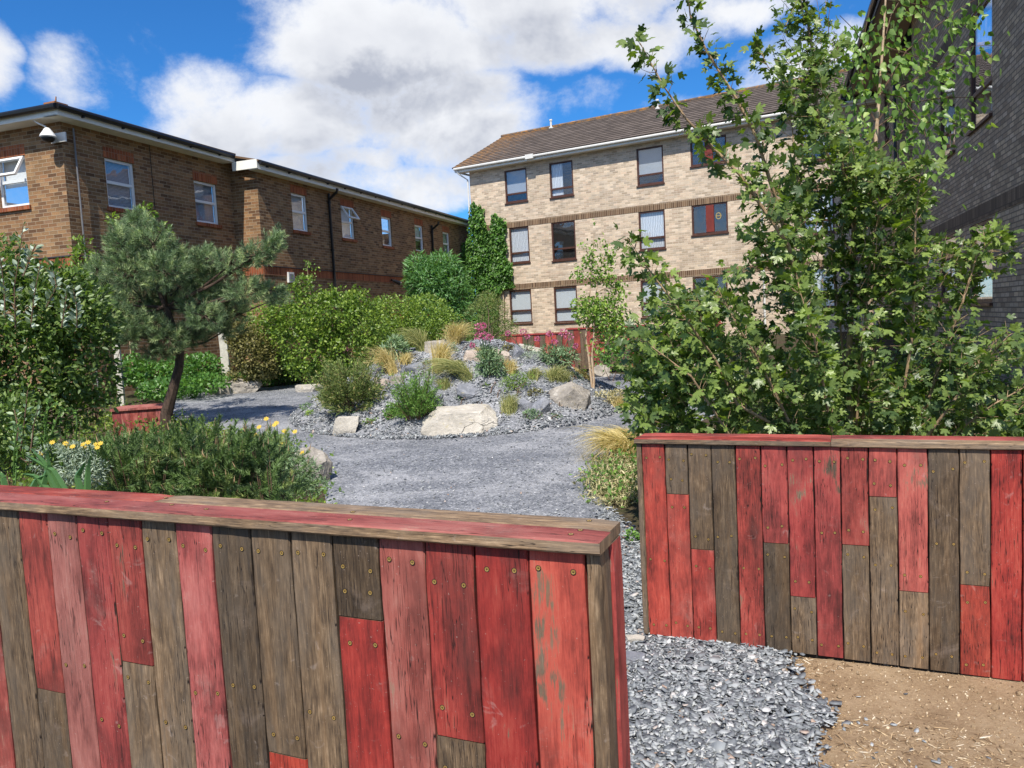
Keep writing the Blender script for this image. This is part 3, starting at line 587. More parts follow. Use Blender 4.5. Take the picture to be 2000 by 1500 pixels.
bl = thing('brick_building', 'long two storey brown brick building with white windows and cream eaves on the left', 'building', FL.p(-5.1, -.8, 0.3))
VA = -.78; holesA = []; holesB = []
winA = [(-4.10, -3.31, 4.46, 5.49, 'blind', 0), (-1.46, -.65, 4.42, 5.43, 'blind', 0)]
winB = [(1.41, 2.16, 4.43, 5.45, 'blind', 0), (3.98, 4.74, 4.43, 5.42, 'pale', 34), (6.57, 7.28, 4.39, 5.38, None, 0), (9.13, 9.83, 4.39, 5.36, 'half', 0), (11.68, 12.35, 4.37, 5.33, 'grey', 0)]
wb = MB(); uC = -5.11; uJ = -.05; uEnd = 14.55; zA = 6.05; zB = 5.84
wallface(wb, FL, VA, uC, uJ, -.2, zA, [q[:4] for q in winA]); wallface(wb, FL, 0, uJ, uEnd, -.2, zB, [q[:4] for q in winB])
FE = Fr(FL.p(uC, VA, 0), -np.array(FL.n), -e)      # end face: u runs away to the left
winE = [(1.02, 1.82, 4.47, 5.47, 'half', 30)]
wallface(wb, FE, 0, 0, 9, -.2, zA, [q[:4] for q in winE])
fj = Fr(FL.p(uJ, 0, 0), -np.array(FL.n), -e); wallface(wb, fj, 0, 0, .78, -.2, zA, [])
fbk = Fr(FL.p(uEnd, -9, 0), -e, -np.array(FL.n)); wallface(wb, fbk, 0, 0, uEnd - uC, -.2, 5.9, []); fe2 = Fr(FL.p(uEnd, 0, 0), -np.array(FL.n), e); wallface(wb, fe2, 0, 0, 9, -.2, zB, [])
wb.build('wall', M_brickL, bl)
for i, q in enumerate(winA): uwindow(FL, VA, *q[:4], bl, q[4], q[5])
for i, q in enumerate(winB): uwindow(FL, 0, *q[:4], bl, q[4], q[5])
for q in winE: uwindow(FE, 0, *q[:4], bl, q[4], q[5])
sb = MB(); fbox(sb, FL, uC, uJ, VA - .02, VA + .012, 3.14, 3.36); fbox(sb, FL, uJ, uEnd, -.02, .012, 3.14, 3.36); fbox(sb, FE, 0.013, 9, -.02, .012, 3.14, 3.36); fbox(sb, fj, .013, .765, -.02, .012, 3.14, 3.36)
fbox(sb, FL, uJ + 0.01, uEnd, -.02, .012, 1.9, 2.1); sb.build('string_course', M_soldL, bl)
lb = MB(); fbox(lb, FL, uC, uJ, VA - .01, VA + .035, 3.365, 3.385); fbox(lb, FL, uJ, uEnd, -.01, .035, 3.365, 3.385); fbox(lb, FE, .04, 9, -.01, .035, 3.365, 3.385); lb.build('lead_flashing', M_leadg, bl)
fa = MB(); va = -.42; vb = .28
fbox(fa, FL, uC - .36, -.32, va - .03, va, 6.0, 6.15); fbox(fa, FL, uC - .36, -.32, VA, va - .03, 6.0, 6.02)
fbox(fa, FL, -.35, uEnd + .2, vb - .03, vb, 5.76, 5.92); fbox(fa, FL, -.35, uEnd + .2, 0, vb - .03, 5.76, 5.78)
fbox(fa, FL, -.38, -.353, va - .05, vb, 5.78, 6.0)      # boxed end of the projecting eaves
fbox(fa, FE, -.33, 9.2, .33, .36, 6.0, 6.15); fbox(fa, FE, 0, 9.2, 0, .33, 6.0, 6.02)
fa.build('fascia', M_fascia, bl)
gu = MB()
tube(gu, [FL.p(uC - .40, va + .05, 6.15), FL.p(-.42, va + .05, 6.13)], .058, 8); tube(gu, [FL.p(-.32, vb + .05, 5.93), FL.p(uEnd + .2, vb + .05, 5.90)], .058, 8); tube(gu, [FE.p(-.40, .42, 6.15), FE.p(9.2, .42, 6.16)], .058, 8)
for k in range(16): tube(gu, [FL.p(k * .95, vb - .02, 5.86), FL.p(k * .95, vb + .06, 5.86)], .022, 5)
for k in range(5): tube(gu, [FL.p(uC + k * 1.0 + .2, va - .02, 6.08), FL.p(uC + k * 1.0 + .2, va + .06, 6.08)], .022, 5)
gu.build('gutter', M_black, bl)
ro = MB()
def slab(A, B, C, Dp, th=.05):
    A, B, C, Dp = [Vector(q) for q in (A, B, C, Dp)]; dz_ = Vector((0, 0, th)); ro.face([A + dz_, B + dz_, C + dz_, Dp + dz_], [(0, 0), (9, 0), (9, 9), (0, 9)]); ro.face([Dp, C, B, A])
    for p_, q_ in ((A, B), (B, C), (C, Dp), (Dp, A)): ro.face([p_, q_, q_ + dz_, p_ + dz_])
slab(FL.p(uC - .42, va + .03, 6.17), FL.p(-.3, va + .03, 6.17), FL.p(-.3, -4.6, 7.15), FL.p(uC + 3.8, -4.6, 7.15)); slab(FL.p(-.36, vb + .03, 5.94), FL.p(uEnd + .3, vb + .03, 5.94), FL.p(uEnd + .3, -4.6, 7.14), FL.p(-.36, -4.6, 7.14))
slab(FE.p(8.0, .40, 6.17), FE.p(-.40, .40, 6.17), FL.p(uC + 3.8, -4.6, 7.14), FL.p(uC + 3.8, -4.7, 7.14)); ro.build('roof', M_tile, bl)
rt = MB(); c_ = Vector(FL.p(uC - .36, va - .02, 6.2)); fbox(rt, FL, uC - .40, uC - .10, va - .28, va + .0, 6.2, 6.25); tube(rt, [c_ + Vector((0, 0, .03)), c_ + Vector((.02, 0, .14))], [.018, .01], 5); rt.build('ridge_tile', plain('orange_clay', (.30, .13, .055), .8, var=.3), bl)
def pipe(nm, fr, v, Xs, m, r=.034, root=bl):
    (X0, Y0), (X1, Y1) = Xs; u0, z1 = PU(fr, v + .06, X0, Y0); u1, z0 = PU(fr, v + .06, X1, Y1); p = MB()
    tube(p, [fr.p(u0, v + .06, z1), fr.p(u0, v + .06, z0 * 0)], r, 8)
    if r > .03:
        tube(p, [fr.p(u0, v + .36, z1 + .12), fr.p(u0, v + .34, z1 + .02), fr.p(u0, v + .08, z1 - .16), fr.p(u0, v + .06, z1 - .24)], r, 8)
        for zz in (z1 - .3, z1 - 1.7, z1 - 3.1): tube(p, [fr.p(u0, v + .06, zz), fr.p(u0, v + .06, zz + .07)], r * 1.35, 8)
    return p.build(nm, m, root, smooth=True)
pipe('downpipe', FL, 0, ((642, 378), (655, 560)), M_black, .042); pipe('downpipe', FL, 0, ((843, 440), (848, 500)), M_black, .042)
pipe('conduit', FL, VA, ((143, 250), (168, 480)), M_greyp, .018)
sb = MB(); u_, z_ = PU(FL, VA, 292, 290); fbox(sb, FL, u_ - .009, u_ + .009, VA - .01, VA + .004, .5, 6.0); sb.build('expansion_joint', M_dark, bl)
sb = MB(); u_, z_ = PU(FL, 0, 566, 542); fbox(sb, FL, u_ - .13, u_ + .13, 0, .06, z_ - .14, z_ + .14)
vo = sb.build('vent', M_whitep, bl, bevel=.01); sb = MB()
for k in range(6): fbox(sb, FL, u_ - .09, u_ + .09, .055, .068, z_ - .10 + k * .035, z_ - .085 + k * .035)
sb.build('louvre', M_greyp, vo)
def lampbox(fr, v, X, Y, label):
    u_, z_ = PU(fr, v, X, Y); t = thing('bulkhead_lamp', label, 'lamp', fr.p(u_, v, z_), 'bulkhead lamps on the brick wall'); b = MB(); tube(b, [fr.p(u_ - .1, v + .02, z_ + .07), fr.p(u_ - .1, v + .12, z_ + .05)], .03, 6); tube(b, [fr.p(u_ - .12, v + .10, z_ + .04), fr.p(u_ + .1, v + .24, z_ - .05)], [.05, .075], 9); b.build('housing', M_black, t); b = MB(); tube(b, [fr.p(u_ + .1, v + .24, z_ - .05), fr.p(u_ + .115, v + .25, z_ - .057)], .066, 9); b.build('lens', M_whitep, t)
lampbox(FE, 0, 45, 518, 'small black floodlight on the sunny brick end wall at the left edge'); lampbox(FL, 0, 766, 551, 'small black floodlight low on the shaded brick wall above the hedge')
# dome camera on the corner
q = Vector(FE.p(.10, .0, 5.52)); sc_ = thing('security_camera', 'white dome security camera on a bracket at the brick building corner', 'camera', q)
b = MB(); fbox(b, FE, -.19, .19, .05, .08, 5.58, 5.76); b.build('back_plate', M_whitep, sc_, bevel=.008)
b = MB(); dc = Vector(FE.p(.06, .25, 5.66)); prof = [(.03, .17), (.05, .16), (.075, .12), (.13, .04), (.15, .0), (.13, -.02)]
def lathe(b, c, prof, n=20):
    for (r0, h0), (r1, h1) in zip(prof[:-1], prof[1:]):
        for k in range(n):
            a0 = 2 * math.pi * k / n; a1 = 2 * math.pi * (k + 1) / n
            b.face([c + Vector((r0 * math.cos(a0), r0 * math.sin(a0), h0)), c + Vector((r1 * math.cos(a0), r1 * math.sin(a0), h1)), c + Vector((r1 * math.cos(a1), r1 * math.sin(a1), h1)), c + Vector((r0 * math.cos(a1), r0 * math.sin(a1), h0))])
lathe(b, dc, prof); b.build('housing', M_upvc, sc_, smooth=True)
b = MB(); lathe(b, dc, [(.12, -.02), (.115, -.05), (.09, -.085), (.05, -.11), (.0, -.12)]); b.build('dome', M_black, sc_, smooth=True)
b = MB(); tube(b, [FE.p(.36, .30, 6.05), FE.p(.34, .30, 6.0), FE.p(.24, .28, 5.93), FE.p(.08, .25, 5.85)], .016, 7); b.build('cable', M_whitep, sc_, smooth=True); b = MB(); tube(b, [FE.p(.06, .05, 5.68), FE.p(.06, .24, 5.70)], .035, 7); b.build('bracket', M_whitep, sc_, smooth=True)

# ---- back block
eB = np.array([.866, -.5, 0]); nB = np.array([-.5, -.866, 0]); FB = Fr((-1.33, 32.88, 0), eB, nB)
bb = thing('apartment_building', 'three storey buff brick apartment block with brown timber windows and tiled roof behind the garden', 'building', (-1.33, 32.88, 0.5))
UB = 16.2; wB = [  # u0,u1,z0,z1,style,split
 (1.69, 2.72, 6.43, 7.74, 'grey', .26), (3.75, 4.77, 6.40, 7.74, 'curt', .24), (7.39, 8.42, 6.38, 7.74, 'grey', .27),
 (1.77, 2.69, 3.97, 5.43, 'net', .28), (3.71, 4.76, 3.92, 5.43, 'sky', .30), (7.38, 8.40, 4.00, 5.42, 'net', .30),
 (1.63, 2.66, 1.50, 2.87, 'pale', .38), (3.69, 4.71, 1.45, 2.87, 'pale', .38), (7.36, 8.38, 1.49, 2.87, 'pale', .38), (13.2, 14.2, 6.4, 7.7, 'grey', .27), (13.2, 14.2, 4.0, 5.4, 'net', .3), (13.2, 14.2, 1.5, 2.87, 'pale', .38)]
wD = [(9.43, 10.72, 6.80, 7.74), (9.40, 10.70, 4.36, 5.43), (9.36, 10.62, 1.80, 2.86)]
b = MB(); wallface(b, FB, 0, 0, UB, -.2, 7.93, [q[:4] for q in wB] + wD, rev=.07)
for A, B_, C_ in [((0, 0), (0, -8), 1), ((0, -8), (UB, -8), 1), ((UB, -8), (UB, 0), 1)]:
    z1 = 7.93; b.face([FB.p(*A, -.2), FB.p(*B_, -.2), FB.p(*B_, z1), FB.p(*A, z1)], [(0, -.2), (8, -.2), (8, z1), (0, z1)])
b.face([FB.p(0, -.05, 7.93), FB.p(0, -4.0, 9.9), FB.p(0, -7.95, 7.93)], [(0, 0), (4, 2.3), (8, 0)]); b.build('wall', M_brickB, bb)
for k, (z0, z1) in enumerate([(5.42, 5.655), (2.875, 3.115)]):
    b = MB(); fbox(b, FB, 0, UB, -.02, .008, z0 + .003, z1); b.build('string_course', M_soldB, bb)
def twindow(fr, v, q, root, mfr=M_brownw, mid=None):
    u0, u1, z0, z1 = q[:4]; st = q[4] if len(q) > 4 else 'dark'; sp = q[5] if len(q) > 5 else 0; fv = v - .02; b = MB(); fw = .06
    bars = [(u0, u0 + fw, z0, z1), (u1 - fw, u1, z0, z1), (u0 + fw, u1 - fw, z1 - fw, z1), (u0 + fw, u1 - fw, z0, z0 + fw)]
    zs = z0 + (z1 - z0) * sp
    if sp: bars.append((u0 + fw, u1 - fw, zs - .035, zs + .035))
    for a in bars: fbox(b, fr, a[0], a[1], fv - .06, fv, a[2], a[3])
    o = b.build('window', mfr, root)
    g = MB(); fbox(g, fr, u0 + fw, u1 - fw, fv - .035, fv - .028, z0 + fw, z1 - fw); g.build('pane', M_glass, o)
    b = MB(); fbox(b, fr, u0 - .03, u1 + .03, v - .04, v + .05, z0 - .05, z0 - .004); b.build('sill', M_brownw, o)
    if mid: b = MB(); um = (u0 + u1) / 2 + mid; fbox(b, fr, um - .14, um + .14, fv - .05, fv + .012, z0 + fw, z1 - fw); b.build('centre_panel', M_redw, o)
    def cur(a0, a1, c0, c1, m_, nm='blind'): c = MB(); fbox(c, fr, a0, a1, fv - .10, fv - .09, c0, c1); c.build(nm, m_, o)
    if st == 'net': cur(u0 + .05, u1 - .05, z0 + .06, z1 - .02, M_net, 'curtain')
    elif st == 'pale': cur(u0 + .05, u1 - .05, z0 + .05, z1 - .02, M_blind)
    elif st == 'grey': cur(u0 + .05, u1 - .05, zs if sp else z0, z1 - .02, M_blindg)
    elif st == 'curt': cur(u0 + .05, u0 + .52, z0 + .05, z1 - .02, M_net, 'curtain')
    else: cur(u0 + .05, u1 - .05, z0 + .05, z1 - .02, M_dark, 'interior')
    return o
for i, q in enumerate(wB):
    o = twindow(FB, 0, q, bb)
    if i == 5: u0, u1, z0, z1 = q[:4]
for i, q in enumerate(wD): twindow(FB, 0, list(q) + ['grey' if i else 'dark', 0], bb, M_brownw, .0)if False else twindow(FB, 0, tuple(q) + ('dark', 0), bb, M_brownw, .01)
# round sticker on the first-floor pane
b = MB(); um, zm = 10.36, 4.96
for k in range(20):
    a0 = k * math.pi / 10; a1 = (k + 1) * math.pi / 10
    b.face([FB.p(um + .10 * math.cos(a0), -.045, zm + .12 * math.sin(a0)), FB.p(um + .10 * math.cos(a1), -.045, zm + .12 * math.sin(a1)), FB.p(um + .075 * math.cos(a1), -.045, zm + .095 * math.sin(a1)), FB.p(um + .075 * math.cos(a0), -.045, zm + .095 * math.sin(a0))][::-1])
fbox(b, FB, um - .075, um + .075, -.05, -.043, zm - .012, zm + .012); b.build('round_sticker', plain('dull_gold', (.45, .33, .09), .5), bb)
b = MB(); ov = .36; fbox(b, FB, -.45, UB + 1, ov - .025, ov, 7.90, 8.06); fbox(b, FB, -.45, UB + 1, 0.002, ov - .025, 7.91, 7.925); fbox(b, FB, -.5, -.45, -4, ov, 7.93, 8.0); b.build('fascia', M_fascia, bb)
b = MB(); tube(b, [FB.p(-.48, ov + .06, 8.05), FB.p(3.2, ov + .06, 8.04)], .06, 8); tube(b, [FB.p(3.2, ov + .06, 8.04), FB.p(UB + .5, ov + .06, 8.0)], .052, 8); fbox(b, FB, 2.95, 3.3, ov, ov + .13, 7.95, 8.12)
tube(b, [FB.p(-.35, ov + .05, 8.0), FB.p(-.32, ov - .02, 7.85), FB.p(-.04, .10, 7.6), FB.p(-.03, .08, .6)], .035, 7); tube(b, [FB.p(11.9, ov + .05, 8.0), FB.p(11.9, ov + .05, 7.75), FB.p(11.9, .06, 7.5), FB.p(11.9, .06, .6)], .04, 7); b.build('gutter', M_whitep, bb)
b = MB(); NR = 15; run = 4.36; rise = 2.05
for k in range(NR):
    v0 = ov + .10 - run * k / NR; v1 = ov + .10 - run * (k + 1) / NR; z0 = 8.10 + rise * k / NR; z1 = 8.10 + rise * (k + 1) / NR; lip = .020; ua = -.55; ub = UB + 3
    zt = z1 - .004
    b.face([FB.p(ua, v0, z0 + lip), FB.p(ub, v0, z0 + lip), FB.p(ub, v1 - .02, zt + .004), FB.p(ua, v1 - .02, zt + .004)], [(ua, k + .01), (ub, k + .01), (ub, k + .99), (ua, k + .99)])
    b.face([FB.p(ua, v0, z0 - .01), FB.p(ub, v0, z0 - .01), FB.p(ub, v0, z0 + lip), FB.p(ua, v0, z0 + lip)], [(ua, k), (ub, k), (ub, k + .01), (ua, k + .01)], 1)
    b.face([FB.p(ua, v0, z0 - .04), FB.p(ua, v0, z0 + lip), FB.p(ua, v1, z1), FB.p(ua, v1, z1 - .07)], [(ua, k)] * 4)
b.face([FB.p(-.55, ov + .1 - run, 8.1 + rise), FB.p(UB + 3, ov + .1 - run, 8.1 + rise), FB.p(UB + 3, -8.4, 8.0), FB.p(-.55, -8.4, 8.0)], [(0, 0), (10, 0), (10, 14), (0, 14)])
rf = b.build('roof', [M_tile, plain('shade_tinted_tile_edge', (.035, .028, .024), .9, var=.3)], bb)  # second material: tile lips coloured near black as painted shadow lines between courses
b = MB(); tube(b, [FB.p(-.58, ov + .10 - run, 8.12 + rise), FB.p(UB + 3, ov + .10 - run, 8.12 + rise)], .085, 8); b.build('ridge', M_tile, rf)
for uu, zz in ((2.1, -3.7), (7.1, -3.5)):
    b = MB(); zr = 8.1 + rise * (ov + .1 - zz) / run; tube(b, [FB.p(uu, zz, zr - .1), FB.p(uu, zz, zr + .34)], .045, 7); tube(b, [FB.p(uu, zz, zr + .34), FB.p(uu, zz, zr + .40)], .07, 7); tube(b, [FB.p(uu, zz, zr), FB.p(uu, zz, zr + .06)], .10, 7); b.build('vent_pipe', M_whitep, rf)

# ---- shaded wing on the right
FR_ = Fr((9.49, 17.55, 0), e, -nn)
br = thing('apartment_wing', 'tall grey brick apartment wing in deep shade along the right edge', 'building', (9.49, 17.55, 0))
hR = [(-5.72, -4.28, 4.42, 6.3, 'curt', .3), (-3.15, -1.75, 4.35, 6.0, 'dark', .3), (-5.72, -4.28, 1.5, 2.83, 'grey', .35), (-3.15, -1.75, 1.6, 2.83, 'dark', .3), (-8.9, -7.9, 4.42, 6.2, 'dark', .3), (5.3, 6.3, 3.9, 5.4, 'dark', .3), (5.3, 6.3, 6.3, 7.7, 'dark', .3)]
b = MB(); wallface(b, FR_, 0, -13, 1.4, -.3, 8.2, [q[:4] for q in hR[:5]], rev=.12); wallface(b, FR_, 0, 3.25, 9.5, -.3, 8.2, [q[:4] for q in hR[5:]], rev=.12)
b.face([FR_.p(1.4, 0, -.3), FR_.p(1.4, -1.1, -.3), FR_.p(1.4, -1.1, 8.2), FR_.p(1.4, 0, 8.2)], [(0, 0), (1.1, 0), (1.1, 8.2), (0, 8.2)]); b.face([FR_.p(3.25, -1.1, -.3), FR_.p(3.25, 0, -.3), FR_.p(3.25, 0, 8.2), FR_.p(3.25, -1.1, 8.2)], [(0, 0), (1.1, 0), (1.1, 8.2), (0, 8.2)])
b.face([FR_.p(-13, 0, -.3), FR_.p(-13, -9, -.3), FR_.p(-13, -9, 8.2), FR_.p(-13, 0, 8.2)], [(0, 0), (9, 0), (9, 8.2), (0, 8.2)]); b.face([FR_.p(-13, -9, -.3), FR_.p(9.5, -9, -.3), FR_.p(9.5, -9, 8.2), FR_.p(-13, -9, 8.2)], [(0, 0), (22, 0), (22, 8.2), (0, 8.2)])
b.build('wall', M_brickR, br)
b = MB(); fbox(b, FR_, -13, 1.4, -.02, .010, 2.87, 3.11); fbox(b, FR_, 3.25, 9.5, -.02, .010, 2.87, 3.11); fbox(b, FR_, -13, 1.4, -.02, .010, 6.34, 6.56); b.build('string_course', M_soldR, br)
for q in hR: twindow(FR_, 0, q, br)
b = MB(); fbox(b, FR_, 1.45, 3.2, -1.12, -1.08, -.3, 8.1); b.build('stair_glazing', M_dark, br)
b = MB()
for zz in (1.2, 2.9, 5.6): fbox(b, FR_, 1.45, 3.2, -1.08, -1.0, zz, zz + .12)
for uu in (1.45, 2.3, 3.12): fbox(b, FR_, uu, uu + .07, -1.08, -1.02, -.3, 8.1)
b.build('stair_frame', M_brownw, br)
M_soff = plain('tan_soffit', (.28, .215, .16), .7, var=.12)
b = MB(); fbox(b, FR_, -13, 9.0, .002, .88, 8.2, 8.24); b.build('soffit', M_soff, br)
b = MB(); fbox(b, FR_, -13, 9.0, .88, .92, 8.16, 8.36); tube(b, [FR_.p(-13, .98, 8.36), FR_.p(9.0, .98, 8.34)], .06, 8)
tube(b, [FR_.p(3.6, .98, 8.3), FR_.p(3.6, .9, 8.1), FR_.p(3.6, .08, 7.6), FR_.p(3.6, .07, .3)], .04, 7); b.build('gutter', M_black, br)
b = MB(); b.face([FR_.p(-13, .95, 8.40), FR_.p(9.6, .95, 8.40), FR_.p(9.6, -4, 11.0), FR_.p(-13, -4, 11.0)][::-1], [(0, 0), (20, 0), (20, 14), (0, 14)][::-1]); b.face([FR_.p(-13, -4, 11.0), FR_.p(9.6, -4, 11.0), FR_.p(9.6, -9.3, 8.2), FR_.p(-13, -9.3, 8.2)][::-1]); b.build('roof', M_tile, br)
for uu, zz in ((-2.0 + .8, 4.9), (-.9, 2.2)):
    b = MB(); u_, z_ = PU(FR_, .05, *((1817, 210) if zz > 4 else (1815, 513))); tube(b, [FR_.p(u_, 0, z_), FR_.p(u_, .12, z_)], .07, 10); b.build('vent_cowl', M_whitep, br)
# ============================================================ PLANK WALLS
def board(mb, fr, u0, u1, z0, z1, tint, v=0.0, th=.022, seed=0, bare_side=True, jag=0.0):
    r = random.Random(seed * 7 + 3); n = max(3, int((z1 - z0) / .05)); bvl = .0028; v = v + r.uniform(-.0012, .0012)
    st = []
    ph = [r.uniform(0, 6) for _ in range(4)]
    for i in range(n + 1):
        t = i / n; z = z0 + (z1 - z0) * t; wl = .0010 * math.sin(9 * z + ph[0]) + .0008 * math.sin(31 * z + ph[1]) + r.uniform(-.0005, .0005); wr = .0010 * math.sin(11 * z + ph[2]) + .0008 * math.sin(27 * z + ph[3]) + r.uniform(-.0005, .0005)
        a = u0 + .0024 + wl; b = u1 - .0024 + wr; e_ = bvl * (2.2 if i in (0, n) else 1)
        vf = v - (.0025 if i in (0, n) else 0)
        st.append([(a, v - th, z), (a, vf - e_, z), (a + bvl, vf, z), (a + (b - a) * .5, vf + .0006, z), (b - bvl, vf, z), (b, vf - e_, z), (b, v - th, z)])
    side = (0.0, tint[1], tint[2])
    for i in range(n):
        A, B = st[i], st[i + 1]
        for k in range(6):
            c = tint if k in (1, 2, 3, 4) else ((tint[0] * .8, tint[1], tint[2]))
            q = [A[k], A[k + 1], B[k + 1], B[k]]; mb.face([fr.p(*p_) for p_ in q], [(p_[0] + (p_[1] - v) * (1 if k > 3 else -1), p_[2]) for p_ in q], 0, c)
    for s_ in (st[0], st[-1]): mb.face([fr.p(*p_) for p_ in s_], [(p_[0], p_[2] + p_[1]) for p_ in s_], 0, (0, .35, tint[2]))
def screw_mesh():
    b = MB(); R = .0052
    def disc(r, h, mi, n=12, r2=None, h2=None):
        for k in range(n):
            a0 = 2 * math.pi * k / n; a1 = 2 * math.pi * (k + 1) / n
            if r2 is None: b.face([(0, 0, h), (r * math.cos(a0), r * math.sin(a0), h), (r * math.cos(a1), r * math.sin(a1), h)], None, mi)
            else: b.face([(r * math.cos(a0), r * math.sin(a0), h), (r2 * math.cos(a0), r2 * math.sin(a0), h2), (r2 * math.cos(a1), r2 * math.sin(a1), h2), (r * math.cos(a1), r * math.sin(a1), h)], None, mi)
    disc(R * 1.32, .0004, 1); disc(R, .0004, 0, r2=R * .96, h2=.0011); disc(R * .96, .0011, 0, r2=R * .45, h2=.0007); disc(R * .45, .0007, 0)
    for a in (.6, 2.17):
        c, s = math.cos(a), math.sin(a); l, w_ = R * .5, R * .11; b.face([(c * l - s * w_, s * l + c * w_, .0012), (c * l + s * w_, s * l - c * w_, .0012), (-c * l + s * w_, -s * l - c * w_, .0012), (-c * l - s * w_, -s * l + c * w_, .0012)], None, 1)
    me = bpy.data.meshes.new('screw'); me.from_pydata(b.v, [], b.f); me.materials.append(M_brass); me.materials.append(M_dark); me.polygons.foreach_set('material_index', b.mi); me.update(); return me
SCREW = screw_mesh()
def put_screw(fr, u, v, z, root, top=False):
    o = bpy.data.objects.new('screw', SCREW); COL.objects.link(o); o.parent = root; zz = Vector((0, 0, 1)) if top else fr.n
    x = fr.e; y = zz.cross(x); R3 = Matrix((x, y, zz)).transposed().to_4x4(); p = Vector(fr.p(u, v, z)) - ROOT[root.name]
    o.matrix_local = Matrix.Translation(p) @ R3 @ Matrix.Rotation(rnd.uniform(0, 3), 4, 'Z')
R_ = lambda p=1, s=.25: (p, s)       # painted red; shade .25 strong, .8 faded
def plankwall(name, label, fr, cols, ztop, zbot_f, th, root_u, end=None):
    """cols: list of (u0,u1,[(zsplit..)],[(paint,shade)..]) from top to bottom"""
    t = thing(name, label, 'timber wall', fr.p(root_u, -th / 2, zbot_f(root_u))); mb = MB(); k = 0; scr = []
    for (u0, u1, spl, tn) in cols:
        zs = [ztop] + list(spl) + [zbot_f((u0 + u1) / 2)]
        for j, (pa, sh_) in enumerate(tn):
            k += 1; zt, zb = zs[j] - .0015, zs[j + 1] + .0015; board(mb, fr, u0, u1, zb, zt, (pa, sh_, (k * .6180339) % 1), seed=k)
            w_ = u1 - u0
            for zz in ([zt - .045 - .05 * rnd.random(), zb + .05 + .03 * rnd.random()] + ([(zt + zb) / 2 + rnd.uniform(-.1, .1)] if zt - zb > .75 else [])):
                for uu in (u0 + w_ * .22, u1 - w_ * .22): scr.append((uu + rnd.uniform(-.006, .006), .001, zz + rnd.uniform(-.008, .008)))
    mb.build('cladding', M_wood, t)
    b = MB(); ua, ub = cols[0][0], cols[-1][1]; zb = min(zbot_f(ua), zbot_f(ub)) - .10
    fbox(b, fr, ua + .01, ub - .01, -th + .026, -.0225, zb, ztop - .003, c=(0, .2, .4)); b.build('core', M_dark, t)
    return t, scr
def rowU(fr, Xs, ya, yb, xa, xb): return [PU(fr, 0, X, ya + (yb - ya) * (X - xa) / (xb - xa))[0] for X in Xs]
# left wall
pL0, pL1 = atz(1145, 1078, 1.1), atz(0, 992, 1.1); eL = (pL0 - pL1); eL[2] = 0; eL /= np.linalg.norm(eL); nL = np.array([eL[1], -eL[0], 0])
if nL[1] > 0: nL = -nL
FW = Fr((pL0[0], pL0[1], 0), eL, nL)
XL = [-62, 0 - 26, 32, 88, 146, 208, 272, 340, 410, 486, 564, 646, 736, 826, 923, 1030, 1142]
UL = rowU(FW, XL, 992, 1078, 0, 1145)
def zsp(fr, X, Y): return PU(fr, 0, X, Y)[1]
spec = [  # splits (pixel of the joint) and tints top to bottom
 ([], [(.80, .75)]), ([], [(0, .42)]), ([(95, 1350)], [(.97, .12), (0, .30)]), ([], [(.99, 1.0)]), ([], [(.97, .35)]), ([(262, 1296)], [(.93, .22), (0, .62)]), ([], [(0, .58)]), ([], [(.93, .70)]), ([], [(0, .22)]),
 ([(555, 1475)], [(0, .42), (.96, .3)]), ([], [(0, .55)]), ([(700, 1208)], [(0, .12), (.98, .52)]), ([], [(.90, .95)]), ([(898, 1445)], [(.92, .30), (0, .40)]), ([], [(.96, .28)]), ([], [(.90, .40)])]
u = UL[0]; cols = []
extra = [(u - .155 * (k + 1), u - .155 * k, [], [[(.95, .3)], [(0, .5)], [(.93, .6)], [(0, .35)], [(.96, .2)]][k % 5]) for k in range(6)][::-1]
for i, (sp, tn) in enumerate(spec): cols.append((UL[i], UL[i + 1], [zsp(FW, X, Y) for X, Y in sp], tn))
uend = PU(FW, 0, 1170, 1085)[0]; TH = .150
wl, scr = plankwall('plank_wall', 'near waist-high wall of red and bare weathered boards with red and grey coping, filling the lower left', FW, extra + cols, 1.098, lambda u: .02, TH, -.3)
mb = MB()   # end boards: edge of one seen from the front, two faces seen on the end
FEn = Fr(FW.p(UL[-1] + .004, 0, 0), -np.array(FW.n), FW.e); dd = uend - UL[-1]
board(mb, FEn, 0.0, .073, .02, 1.098, (0, .52, .77), v=dd, th=dd, seed=91); board(mb, FEn, .075, TH, .02, 1.098, (.93, .3, .13), v=dd + .004, th=dd, seed=92)
mb.build('end_board', M_wood, wl)
def coping(root, fr, segs, z0, z1):
    for (u0, u1, v0, v1, ptop, pside, sh_, seed) in segs:
        b = MB(); n = max(4, int((u1 - u0) / .06)); st = []
        r = random.Random(int(seed * 1000))
        for i in range(n + 1):
            u = u0 + (u1 - u0) * i / n; j = lambda s=.0012: r.uniform(-s, s); bv = .004; e1 = .003 if i in (0, n) else 0
            st.append([(u, v0 + e1, z0), (u, v1 - .003 - e1 + j(), z0 + j(.0006)), (u, v1 - e1, z0 + .004), (u, v1 - e1 + j(.0006), z1 - bv), (u, v1 - bv + j(), z1 - e1), (u, v0 + bv, z1 - e1 + j(.0004)), (u, v0 + e1, z1 - bv)])
        for i in range(n):
            A, B = st[i], st[i + 1]
            for k in range(7):
                q = [A[k], A[(k + 1) % 7], B[(k + 1) % 7], B[k]]; top = k in (3, 4, 5); c = (ptop if top else pside, sh_ if top else sh_, seed); off = 0 if top else .5
                b.face([fr.p(*p_) for p_ in q], [((p_[1] if top else p_[2]) + off, p_[0]) for p_ in q], 0, c)
        for s_ in (st[0], st[-1]): b.face([fr.p(*p_) for p_ in s_], [(p_[1], p_[2]) for p_ in s_], 0, (pside, sh_, seed))
        b.build('coping_board', M_wood, root)
